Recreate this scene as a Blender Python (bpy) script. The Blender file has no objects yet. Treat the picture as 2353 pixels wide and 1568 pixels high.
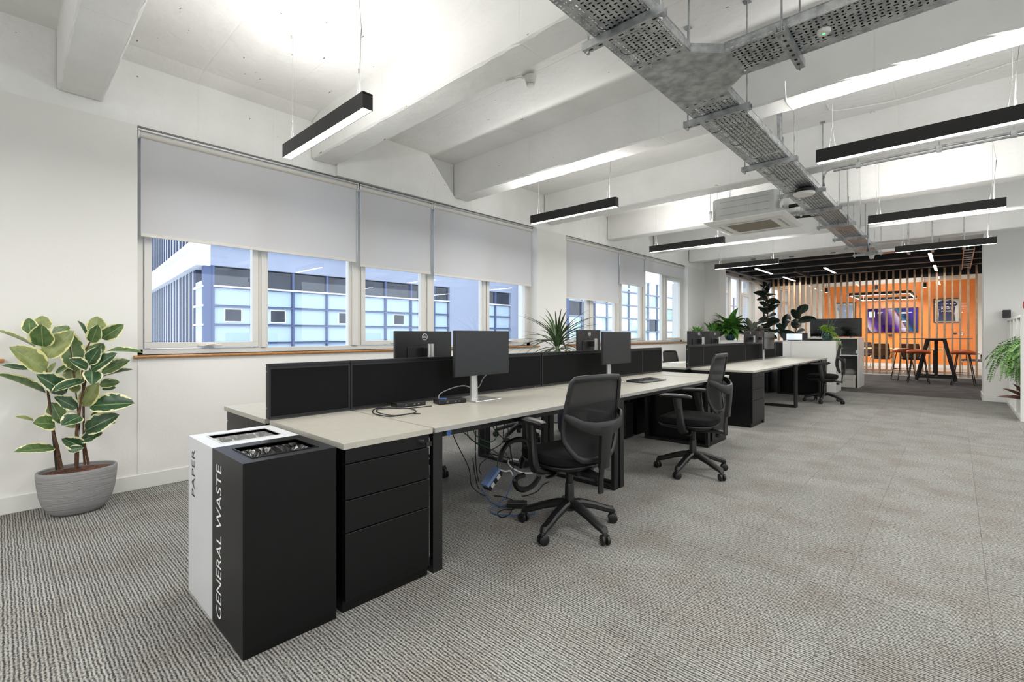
import bpy, bmesh, math, random
from mathutils import Vector, Matrix
random.seed(7)
D = bpy.data; S = bpy.context.scene; COL = S.collection
PI = math.pi
# ---------------------------------------------------------------- camera
F, CXP, HYP, CH = 1098.0, 1176.5, 770.0, 1.2
YAW = math.atan(1020 / F)
CO, SI = math.cos(YAW), math.sin(YAW)
cam = D.objects.new('camera', D.cameras.new('camera')); COL.objects.link(cam)
cam.data.sensor_width = 36; cam.data.lens = F / 2353 * 36
cam.data.shift_y = -(784 - HYP) / 2353
cam.data.clip_start = .02; cam.data.clip_end = 400
fw, rt = Vector((-SI, CO, 0)), Vector((CO, SI, 0))
cam.matrix_world = Matrix(((rt.x, 0, -fw.x, 0), (rt.y, 0, -fw.y, 0), (0, 1, 0, CH), (0, 0, 0, 1)))
S.camera = cam
# ---------------------------------------------------------------- world, exposure
S.view_settings.view_transform = 'Standard'; S.view_settings.look = 'None'
S.view_settings.gamma = 1; S.view_settings.use_curve_mapping = False
S.view_settings.exposure = 0.0
W = D.worlds.new('sky'); S.world = W; W.use_nodes = True
wn = W.node_tree; wn.nodes.clear()
wo = wn.nodes.new('ShaderNodeOutputWorld'); wb = wn.nodes.new('ShaderNodeBackground')
wb.inputs[0].default_value = (.85, .925, 1, 1); wb.inputs[1].default_value = 2.5
wn.links.new(wb.outputs[0], wo.inputs[0])
LAMP_DOWN, LAMP_UP, LAMP_EMIT = 28.5, 13.5, 9.0


def PT(px, py, x=None, y=None, z=None):
    """point of the place seen at a pixel of the photograph, on a given plane"""
    u, v = (px - CXP) / F, (HYP - py) / F
    r = Vector((-SI + u * CO, CO + u * SI, v))
    if x is not None: t = x / r.x
    elif y is not None: t = y / r.y
    else: t = (z - CH) / r.z
    return Vector((r.x * t, r.y * t, CH + r.z * t))


# ---------------------------------------------------------------- materials
def s2l(c):
    return tuple(((v / 255) / 12.92 if v / 255 <= .04045 else ((v / 255 + .055) / 1.055) ** 2.4) for v in c)


def mat(name, col, rough=.5, metal=0, noise=0, nscale=8, bump=0, bscale=40, detail=4, spec=.5, alpha=1, coat=0, trans=0, emit=None, estr=0, stretch=None, col2=None):
    m = D.materials.new(name); m.use_nodes = True
    nt = m.node_tree; b = nt.nodes['Principled BSDF']
    c = s2l(col) + (1,)
    b.inputs['Base Color'].default_value = c
    b.inputs['Roughness'].default_value = rough; b.inputs['Metallic'].default_value = metal
    b.inputs['Specular IOR Level'].default_value = spec
    b.inputs['Alpha'].default_value = alpha
    if coat: b.inputs['Coat Weight'].default_value = coat; b.inputs['Coat Roughness'].default_value = .1
    if trans: b.inputs['Transmission Weight'].default_value = trans
    if emit: b.inputs['Emission Color'].default_value = s2l(emit) + (1,); b.inputs['Emission Strength'].default_value = estr
    g = nt.nodes.new('ShaderNodeNewGeometry')
    src = g.outputs['Position']
    if stretch:
        mp = nt.nodes.new('ShaderNodeMapping'); mp.inputs['Scale'].default_value = stretch
        nt.links.new(src, mp.inputs[0]); src = mp.outputs[0]
    if noise or col2:
        n = nt.nodes.new('ShaderNodeTexNoise'); n.inputs['Scale'].default_value = nscale; n.inputs['Detail'].default_value = detail
        nt.links.new(src, n.inputs['Vector'])
        mx = nt.nodes.new('ShaderNodeMix'); mx.data_type = 'RGBA'
        r = nt.nodes.new('ShaderNodeMapRange'); r.inputs['From Min'].default_value = .35; r.inputs['From Max'].default_value = .65
        nt.links.new(n.outputs[0], r.inputs[0]); nt.links.new(r.outputs[0], mx.inputs[0])
        if col2: a_, b_ = c, s2l(col2) + (1,)
        else:
            a_ = tuple(max(0, v * (1 - noise)) for v in c[:3]) + (1,); b_ = tuple(min(1, v * (1 + noise)) for v in c[:3]) + (1,)
        mx.inputs[6].default_value = a_; mx.inputs[7].default_value = b_
        nt.links.new(mx.outputs[2], b.inputs['Base Color'])
    if bump:
        n = nt.nodes.new('ShaderNodeTexNoise'); n.inputs['Scale'].default_value = bscale; n.inputs['Detail'].default_value = 5
        nt.links.new(src, n.inputs['Vector'])
        bp = nt.nodes.new('ShaderNodeBump'); bp.inputs['Strength'].default_value = bump; bp.inputs['Distance'].default_value = .01
        nt.links.new(n.outputs[0], bp.inputs['Height']); nt.links.new(bp.outputs[0], b.inputs['Normal'])
    return m


M = {}
M['wall'] = mat('painted_plaster', (228, 227, 223), .75, noise=.012, nscale=1.5, bump=.08, bscale=60)


def concrete():
    m = D.materials.new('painted_concrete'); m.use_nodes = True; nt = m.node_tree; b = nt.nodes['Principled BSDF']; L = nt.links
    b.inputs['Roughness'].default_value = .6
    g = nt.nodes.new('ShaderNodeNewGeometry')
    n1 = nt.nodes.new('ShaderNodeTexNoise'); n1.inputs['Scale'].default_value = 1.6; n1.inputs['Detail'].default_value = 8
    n2 = nt.nodes.new('ShaderNodeTexNoise'); n2.inputs['Scale'].default_value = 14; n2.inputs['Detail'].default_value = 6
    mp = nt.nodes.new('ShaderNodeMapping'); mp.inputs['Scale'].default_value = (1, 2.2, 2.2)
    vo = nt.nodes.new('ShaderNodeTexNoise'); vo.inputs['Scale'].default_value = 9; vo.inputs['Detail'].default_value = 3
    L.new(g.outputs['Position'], n1.inputs['Vector']); L.new(g.outputs['Position'], n2.inputs['Vector'])
    L.new(g.outputs['Position'], mp.inputs[0]); L.new(mp.outputs[0], vo.inputs['Vector'])
    cr = nt.nodes.new('ShaderNodeValToRGB'); e = cr.color_ramp.elements
    e[0].position = .3; e[0].color = s2l((226, 226, 223)) + (1,); e[1].position = .7; e[1].color = s2l((240, 240, 238)) + (1,)
    L.new(n1.outputs[0], cr.inputs[0])
    # small blowholes in the paint
    hr = nt.nodes.new('ShaderNodeMapRange'); hr.inputs['From Min'].default_value = .735; hr.inputs['From Max'].default_value = .76
    L.new(vo.outputs[0], hr.inputs[0])
    mx = nt.nodes.new('ShaderNodeMix'); mx.data_type = 'RGBA'; L.new(hr.outputs[0], mx.inputs[0]); L.new(cr.outputs[0], mx.inputs[6])
    mx.inputs[7].default_value = s2l((120, 112, 98)) + (1,)
    L.new(mx.outputs[2], b.inputs['Base Color'])
    # board-mark joints running across the soffits
    sx = nt.nodes.new('ShaderNodeSeparateXYZ'); L.new(g.outputs['Position'], sx.inputs[0])
    def joint(out, pitch, off):
        a = nt.nodes.new('ShaderNodeMath'); a.operation = 'ADD'; L.new(sx.outputs[out], a.inputs[0]); a.inputs[1].default_value = off
        k = nt.nodes.new('ShaderNodeMath'); k.operation = 'PINGPONG'; L.new(a.outputs[0], k.inputs[0]); k.inputs[1].default_value = pitch
        w = nt.nodes.new('ShaderNodeMapRange'); w.inputs['From Min'].default_value = 0; w.inputs['From Max'].default_value = .012
        L.new(k.outputs[0], w.inputs[0]); return w.outputs[0]
    j1 = joint('X', .75, .4); j2 = joint('Y', .31, .1)
    mn = nt.nodes.new('ShaderNodeMath'); mn.operation = 'MINIMUM'; L.new(j1, mn.inputs[0]); L.new(j2, mn.inputs[1])
    ad = nt.nodes.new('ShaderNodeMath'); ad.operation = 'MULTIPLY_ADD'; ad.inputs[1].default_value = .9; L.new(n2.outputs[0], ad.inputs[0])
    sc = nt.nodes.new('ShaderNodeMath'); sc.operation = 'MULTIPLY'; sc.inputs[1].default_value = .25; L.new(mn.outputs[0], sc.inputs[0]); L.new(sc.outputs[0], ad.inputs[2])
    bp = nt.nodes.new('ShaderNodeBump'); bp.inputs['Strength'].default_value = .7; bp.inputs['Distance'].default_value = .014
    L.new(ad.outputs[0], bp.inputs['Height']); L.new(bp.outputs[0], b.inputs['Normal'])
    return m


M['concrete'] = concrete()


def carpet(name, light, dark, tint, along='Y', pitch=.0085, amount=.5, big=1.0):
    """looped carpet: rows of yarn perpendicular to `along`"""
    m = D.materials.new(name); m.use_nodes = True; nt = m.node_tree; b = nt.nodes['Principled BSDF']; L = nt.links
    b.inputs['Roughness'].default_value = .95; b.inputs['Specular IOR Level'].default_value = .15
    g = nt.nodes.new('ShaderNodeNewGeometry'); sx = nt.nodes.new('ShaderNodeSeparateXYZ'); L.new(g.outputs['Position'], sx.inputs[0])
    ax = sx.outputs[along]
    mp = nt.nodes.new('ShaderNodeMapping')
    mp.inputs['Scale'].default_value = (80, 150, 30) if along == 'Y' else (150, 80, 30)
    L.new(g.outputs['Position'], mp.inputs[0])
    n = nt.nodes.new('ShaderNodeTexNoise'); n.inputs['Scale'].default_value = 1; n.inputs['Detail'].default_value = 3; L.new(mp.outputs[0], n.inputs['Vector'])
    fl = nt.nodes.new('ShaderNodeTexNoise'); fl.inputs['Scale'].default_value = 190; fl.inputs['Detail'].default_value = 2; L.new(g.outputs['Position'], fl.inputs['Vector'])
    # wavering rows
    wv = nt.nodes.new('ShaderNodeTexNoise'); wv.inputs['Scale'].default_value = 14; L.new(g.outputs['Position'], wv.inputs['Vector'])
    wa = nt.nodes.new('ShaderNodeMath'); wa.operation = 'MULTIPLY_ADD'; wa.inputs[1].default_value = .012; L.new(wv.outputs[0], wa.inputs[0]); L.new(ax, wa.inputs[2])
    ph = nt.nodes.new('ShaderNodeMath'); ph.operation = 'MULTIPLY'; ph.inputs[1].default_value = 2 * PI / pitch; L.new(wa.outputs[0], ph.inputs[0])
    sn = nt.nodes.new('ShaderNodeMath'); sn.operation = 'SINE'; L.new(ph.outputs[0], sn.inputs[0])
    p2 = nt.nodes.new('ShaderNodeMath'); p2.operation = 'MULTIPLY'; p2.inputs[1].default_value = .43; L.new(ph.outputs[0], p2.inputs[0])
    s2 = nt.nodes.new('ShaderNodeMath'); s2.operation = 'SINE'; L.new(p2.outputs[0], s2.inputs[0])
    sm2 = nt.nodes.new('ShaderNodeMath'); sm2.operation = 'MULTIPLY_ADD'; sm2.inputs[1].default_value = .28; L.new(s2.outputs[0], sm2.inputs[0]); L.new(sn.outputs[0], sm2.inputs[2]); sn = sm2
    a1 = nt.nodes.new('ShaderNodeMath'); a1.operation = 'MULTIPLY_ADD'; a1.inputs[1].default_value = .24 * amount * 2; a1.inputs[2].default_value = .0; L.new(sn.outputs[0], a1.inputs[0])
    a2 = nt.nodes.new('ShaderNodeMath'); a2.operation = 'ADD'; L.new(a1.outputs[0], a2.inputs[0]); L.new(n.outputs[0], a2.inputs[1])
    a3 = nt.nodes.new('ShaderNodeMath'); a3.operation = 'MULTIPLY_ADD'; a3.inputs[1].default_value = .55; L.new(fl.outputs[0], a3.inputs[0]); L.new(a2.outputs[0], a3.inputs[2])
    cr = nt.nodes.new('ShaderNodeValToRGB'); e = cr.color_ramp.elements
    e[0].position = .56; e[0].color = s2l(dark) + (1,); e[1].position = .98; e[1].color = s2l(light) + (1,)
    L.new(a3.outputs[0], cr.inputs[0])
    # blotches and flecks of warm and cool yarn
    n3 = nt.nodes.new('ShaderNodeTexNoise'); n3.inputs['Scale'].default_value = 3.2; n3.inputs['Detail'].default_value = 6; L.new(g.outputs['Position'], n3.inputs['Vector'])
    r3 = nt.nodes.new('ShaderNodeMapRange'); r3.inputs['From Min'].default_value = .42; r3.inputs['From Max'].default_value = .68; r3.inputs['To Max'].default_value = .35 * big; L.new(n3.outputs[0], r3.inputs[0])
    mx = nt.nodes.new('ShaderNodeMix'); mx.data_type = 'RGBA'; mx.blend_type = 'MULTIPLY'; L.new(r3.outputs[0], mx.inputs[0]); L.new(cr.outputs[0], mx.inputs[6]); mx.inputs[7].default_value = s2l(tint) + (1,)
    oi = nt.nodes.new('ShaderNodeObjectInfo')
    hv = nt.nodes.new('ShaderNodeHueSaturation'); rr = nt.nodes.new('ShaderNodeMapRange'); rr.inputs['To Min'].default_value = .95; rr.inputs['To Max'].default_value = 1.05
    L.new(oi.outputs['Random'], rr.inputs[0]); L.new(rr.outputs[0], hv.inputs['Value']); L.new(mx.outputs[2], hv.inputs['Color'])
    L.new(hv.outputs[0], b.inputs['Base Color'])
    bp = nt.nodes.new('ShaderNodeBump'); bp.inputs['Strength'].default_value = .6; bp.inputs['Distance'].default_value = .004
    L.new(a3.outputs[0], bp.inputs['Height']); L.new(bp.outputs[0], b.inputs['Normal'])
    return m


M['carpet'] = carpet('grey_loop_carpet', (170, 169, 163), (60, 62, 63), (202, 176, 164), pitch=.0125, amount=.36)
M['carpet2'] = carpet('charcoal_carpet', (118, 112, 108), (44, 44, 46), (150, 140, 150), pitch=.06, amount=.35, big=1.5)
M['floor3'] = mat('pale_floor', (176, 170, 160), .5, noise=.05)
M['frame'] = mat('white_aluminium', (214, 212, 206), .35)
M['oak'] = mat('varnished_oak', (172, 118, 62), .35, noise=.25, nscale=30, stretch=(8, 1, 8))
M['blind'] = mat('blind_fabric', (230, 228, 227), .9, bump=.1, bscale=400)
M['blindbar'] = mat('blind_bar', (214, 211, 204), .6)
M['steel_black'] = mat('black_powder_coat', (12, 12, 13), .45, noise=.25, nscale=3, bump=.05, bscale=300)
M['bin_black'] = mat('black_satin_metal', (5, 6, 7), .36, spec=.35, noise=.2, nscale=2, bump=.03, bscale=200)
M['bin_white'] = mat('white_satin_metal', (206, 208, 210), .35)
M['desk'] = mat('grey_laminate', (170, 167, 156), .36, noise=.03, nscale=25)
M['deskedge'] = mat('grey_edge_band', (148, 147, 142), .5)
M['fabric'] = mat('black_screen_fabric', (17, 17, 18), .95, noise=.3, nscale=250, bump=.2, bscale=500, spec=.25)
M['rail'] = mat('dark_anodised_rail', (30, 30, 32), .42, metal=.3)
M['plastic'] = mat('black_plastic', (17, 17, 18), .42, bump=.04, bscale=500)
M['plastic2'] = mat('dark_grey_plastic', (22, 22, 23), .42, noise=.1)
M['seat'] = mat('black_seat_fabric', (14, 14, 15), .95, noise=.25, nscale=300, bump=.25, bscale=600, spec=.2)
M['screen'] = mat('dark_screen', (27, 29, 32), .38, spec=.5)
M['tvscreen'] = mat('gloss_screen', (9, 10, 13), .08, spec=.6)
M['silver'] = mat('brushed_aluminium', (196, 196, 194), .32, metal=.75)
M['chrome'] = mat('chrome', (220, 220, 222), .12, metal=1)
M['galv'] = mat('galvanised_steel', (150, 154, 157), .36, metal=.8, col2=(196, 199, 200), nscale=16, bump=.06, bscale=120)
M['white_plastic'] = mat('white_plastic', (226, 226, 222), .4)
M['acgrey'] = mat('zinc_sheet', (188, 190, 188), .42, metal=.35, noise=.08, nscale=4)
M['grille'] = mat('taupe_grille', (158, 148, 134), .7)
M['black'] = mat('matt_black', (16, 16, 18), .6, noise=.2, nscale=4)
M['blackpaint'] = mat('black_ceiling_paint', (22, 23, 27), .55, noise=.25, nscale=2, bump=.1, bscale=30)
M['lampbody'] = mat('black_aluminium', (34, 33, 34), .35, metal=.2)
M['lampglow'] = mat('lamp_diffuser', (255, 255, 255), .5, emit=(255, 252, 244), estr=LAMP_EMIT)
M['orange'] = mat('orange_paint', (240, 142, 70), .25, noise=.02, nscale=2)
M['slat'] = mat('oiled_pine', (176, 146, 114), .5, noise=.22, nscale=20, stretch=(6, 6, .6))
M['leather'] = mat('tan_leather', (186, 84, 34), .4, noise=.08, nscale=20)
M['tabletop'] = mat('brown_laminate', (96, 68, 54), .4)
M['pot'] = mat('ribbed_pot', (150, 150, 150), .85, noise=.06, nscale=3, bump=.9, bscale=9, stretch=(1, 1, 26))
M['soil'] = mat('bark_chips', (96, 66, 52), .95, noise=.45, nscale=60, bump=.8, bscale=90)
M['bark'] = mat('brown_stem', (92, 66, 46), .85, noise=.35, nscale=60, bump=.5, bscale=80)
M['stake'] = mat('green_brown_stake', (44, 46, 34), .7)
M['teal'] = mat('teal_glaze', (18, 60, 70), .2, coat=.5)
M['card'] = mat('white_card', (214, 212, 205), .7)
M['cushion'] = mat('grey_cloth', (150, 148, 146), .9, bump=.3, bscale=60)
M['navy'] = mat('navy_cloth', (26, 32, 52), .85, bump=.3, bscale=80)
M['white_lam'] = mat('white_laminate', (226, 226, 222), .3)
M['grey_lam'] = mat('grey_laminate_back', (128, 128, 128), .5)
M['white_ink'] = mat('white_lettering', (238, 238, 236), .5)
M['black_ink'] = mat('black_lettering', (26, 26, 28), .5)
M['bluecable'] = mat('blue_cable', (52, 92, 150), .5)
M['greencable'] = mat('green_cable', (18, 82, 60), .5)
M['greycable'] = mat('grey_cable', (116, 116, 118), .5)
M['binbag'] = mat('black_bin_bag', (14, 14, 15), .18, bump=.5, bscale=14)
M['clearbag'] = mat('clear_bin_bag', (120, 122, 120), .35, bump=.4, bscale=14, spec=.4)
M['socket'] = mat('extension_lead_face', (126, 150, 196), .35)
M['sky_panel'] = mat('pale_blue_panel', (180, 200, 214), .5, noise=.03, nscale=.6)
M['sky_panel2'] = mat('lavender_band', (158, 165, 184), .8, spec=.1, noise=.05, nscale=.3)
M['mullion'] = mat('blue_grey_mullion', (92, 104, 138), .8, spec=.1)
M['navy_clad'] = mat('navy_cladding', (50, 60, 92), .9, spec=.05, noise=.12, nscale=.5)
M['white_clad'] = mat('white_cladding', (250, 250, 250), .5)
M['dark_glaz'] = mat('dark_glazing', (50, 56, 68), .08, noise=.3, nscale=1.2)
M['reflect_glaz'] = mat('painted_reflection_glazing', (168, 196, 196), .1, col2=(226, 236, 234), nscale=.9)  # annexe panes: reflected sky and trees painted into the base colour
M['annexe_bar'] = mat('grey_glazing_bar', (128, 138, 158), .4)
M['ground'] = mat('pale_paving', (190, 196, 204), .8)
M['red'] = mat('rust_red', (150, 50, 44), .6)
M['green_led'] = mat('green_led', (60, 230, 90), .4, emit=(60, 255, 90), estr=4)
M['copper'] = mat('orange_metal', (196, 140, 106), .4, metal=.3)
M['cream'] = mat('cream_disc', (226, 214, 190), .5, noise=.08)


def glass(name, tint=(1, 1, 1), ior=1.45, haze=0):
    m = D.materials.new(name); m.use_nodes = True; nt = m.node_tree; nt.nodes.clear(); L = nt.links
    o = nt.nodes.new('ShaderNodeOutputMaterial'); t = nt.nodes.new('ShaderNodeBsdfTransparent'); t.inputs[0].default_value = tint + (1,)
    gl = nt.nodes.new('ShaderNodeBsdfGlossy'); gl.inputs['Roughness'].default_value = 0.0; gl.inputs[0].default_value = (1, 1, 1, 1)
    ge = nt.nodes.new('ShaderNodeNewGeometry'); dt = nt.nodes.new('ShaderNodeVectorMath'); dt.operation = 'DOT_PRODUCT'
    L.new(ge.outputs['Normal'], dt.inputs[0]); L.new(ge.outputs['Incoming'], dt.inputs[1])
    ab = nt.nodes.new('ShaderNodeMath'); ab.operation = 'ABSOLUTE'; L.new(dt.outputs['Value'], ab.inputs[0])
    om = nt.nodes.new('ShaderNodeMath'); om.operation = 'SUBTRACT'; om.inputs[0].default_value = 1; L.new(ab.outputs[0], om.inputs[1])
    pw = nt.nodes.new('ShaderNodeMath'); pw.operation = 'POWER'; pw.inputs[1].default_value = 5; L.new(om.outputs[0], pw.inputs[0])
    r0 = ((ior - 1) / (ior + 1)) ** 2
    f = nt.nodes.new('ShaderNodeMath'); f.operation = 'MULTIPLY_ADD'; f.inputs[1].default_value = 1 - r0; f.inputs[2].default_value = r0; L.new(pw.outputs[0], f.inputs[0])
    mx = nt.nodes.new('ShaderNodeMixShader')
    L.new(f.outputs[0], mx.inputs[0]); L.new(t.outputs[0], mx.inputs[1]); L.new(gl.outputs[0], mx.inputs[2]); L.new(mx.outputs[0], o.inputs[0])
    return m


M['glass'] = glass('window_glass', (.96, .98, 1.0))
M['glass2'] = glass('partition_glass', (.97, .98, .98), 1.3)
M['vase'] = glass('vase_glass', (.45, .62, .66), 1.6)

# blind fabric lets a little daylight through
nt = M['blind'].node_tree; b_ = nt.nodes['Principled BSDF']; tr = nt.nodes.new('ShaderNodeBsdfTranslucent'); tr.inputs[0].default_value = (.62, .64, .68, 1)
mx_ = nt.nodes.new('ShaderNodeMixShader'); mx_.inputs[0].default_value = .32
o_ = nt.nodes['Material Output']; nt.links.new(b_.outputs[0], mx_.inputs[1]); nt.links.new(tr.outputs[0], mx_.inputs[2]); nt.links.new(mx_.outputs[0], o_.inputs[0])


def mesh_mat():
    m = D.materials.new('black_mesh'); m.use_nodes = True; nt = m.node_tree; L = nt.links; b = nt.nodes['Principled BSDF']
    b.inputs['Base Color'].default_value = s2l((9, 9, 10)) + (1,); b.inputs['Roughness'].default_value = .8
    t = nt.nodes.new('ShaderNodeBsdfTransparent'); mx = nt.nodes.new('ShaderNodeMixShader'); mx.inputs[0].default_value = .96
    o = nt.nodes['Material Output']; L.new(t.outputs[0], mx.inputs[1]); L.new(b.outputs[0], mx.inputs[2]); L.new(mx.outputs[0], o.inputs[0])
    return m


M['mesh'] = mesh_mat()


def leafmat(name, mid, light, edge, edgew=.0, rough=.38, vein=(140, 160, 110)):
    m = D.materials.new(name); m.use_nodes = True; nt = m.node_tree; L = nt.links; b = nt.nodes['Principled BSDF']
    b.inputs['Roughness'].default_value = rough
    uv = nt.nodes.new('ShaderNodeUVMap'); sx = nt.nodes.new('ShaderNodeSeparateXYZ'); L.new(uv.outputs[0], sx.inputs[0])
    ab = nt.nodes.new('ShaderNodeMath'); ab.operation = 'PINGPONG'; ab.inputs[1].default_value = .5
    L.new(sx.outputs[0], ab.inputs[0])      # 0 at the rim, .5 at the midrib
    geo = nt.nodes.new('ShaderNodeNewGeometry'); n = nt.nodes.new('ShaderNodeTexNoise'); n.inputs['Scale'].default_value = 26; n.inputs['Detail'].default_value = 4; L.new(geo.outputs['Position'], n.inputs['Vector'])
    cr = nt.nodes.new('ShaderNodeMix'); cr.data_type = 'RGBA'
    r = nt.nodes.new('ShaderNodeMapRange'); r.inputs['From Min'].default_value = .4; r.inputs['From Max'].default_value = .6; L.new(n.outputs[0], r.inputs[0]); L.new(r.outputs[0], cr.inputs[0])
    cr.inputs[6].default_value = s2l(mid) + (1,); cr.inputs[7].default_value = s2l(light) + (1,)
    vm = nt.nodes.new('ShaderNodeMapRange'); vm.inputs['From Min'].default_value = .475; vm.inputs['From Max'].default_value = .492; L.new(ab.outputs[0], vm.inputs[0])
    m1 = nt.nodes.new('ShaderNodeMix'); m1.data_type = 'RGBA'; L.new(vm.outputs[0], m1.inputs[0]); L.new(cr.outputs[2], m1.inputs[6]); m1.inputs[7].default_value = s2l(vein) + (1,)
    out = m1.outputs[2]
    if edgew:
        ns = nt.nodes.new('ShaderNodeMath'); ns.operation = 'MULTIPLY_ADD'; ns.inputs[1].default_value = .45; ns.inputs[2].default_value = -.225; L.new(n.outputs[0], ns.inputs[0])
        ad = nt.nodes.new('ShaderNodeMath'); ad.operation = 'ADD'; L.new(ab.outputs[0], ad.inputs[0]); L.new(ns.outputs[0], ad.inputs[1])
        em = nt.nodes.new('ShaderNodeMapRange'); em.inputs['From Min'].default_value = edgew; em.inputs['From Max'].default_value = edgew + .03; em.inputs['To Min'].default_value = 1; em.inputs['To Max'].default_value = 0
        L.new(ad.outputs[0], em.inputs[0])
        m2 = nt.nodes.new('ShaderNodeMix'); m2.data_type = 'RGBA'; L.new(em.outputs[0], m2.inputs[0]); L.new(out, m2.inputs[6]); m2.inputs[7].default_value = s2l(edge) + (1,)
        out = m2.outputs[2]
    L.new(out, b.inputs['Base Color'])
    b.inputs['Subsurface Weight'].default_value = 0
    return m


M['leaf_var'] = leafmat('variegated_leaf', (64, 92, 48), (92, 116, 66), (228, 224, 168), .075)
M['leaf_dark'] = leafmat('variegated_dark_leaf', (34, 66, 40), (58, 88, 56), (222, 220, 176), .085)
M['leaf_under'] = leafmat('pale_leaf_back', (118, 130, 76), (142, 150, 94), (214, 212, 150), .06)
M['leaf_rubber'] = leafmat('rubber_leaf', (22, 34, 28), (40, 58, 46), (0, 0, 0), 0, .3, vein=(90, 110, 80))
M['leaf_green'] = leafmat('green_leaf', (52, 104, 40), (96, 146, 60), (0, 0, 0), 0, vein=(130, 170, 90))
M['leaf_lime'] = leafmat('lime_frond', (122, 168, 34), (164, 200, 60), (0, 0, 0), 0, vein=(150, 190, 60))
M['leaf_fern'] = leafmat('fern_frond', (84, 132, 62), (126, 166, 92), (0, 0, 0), 0, vein=(120, 160, 80))
M['leaf_grey'] = leafmat('grey_purple_leaf', (96, 96, 84), (136, 144, 128), (0, 0, 0), 0, vein=(110, 80, 80))
M['leaf_drac'] = leafmat('narrow_dark_leaf', (52, 74, 46), (84, 104, 66), (0, 0, 0), 0, vein=(90, 110, 70))
M['leaf_maroon'] = leafmat('maroon_leaf', (60, 62, 46), (112, 66, 58), (0, 0, 0), 0, vein=(150, 110, 100))


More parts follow.
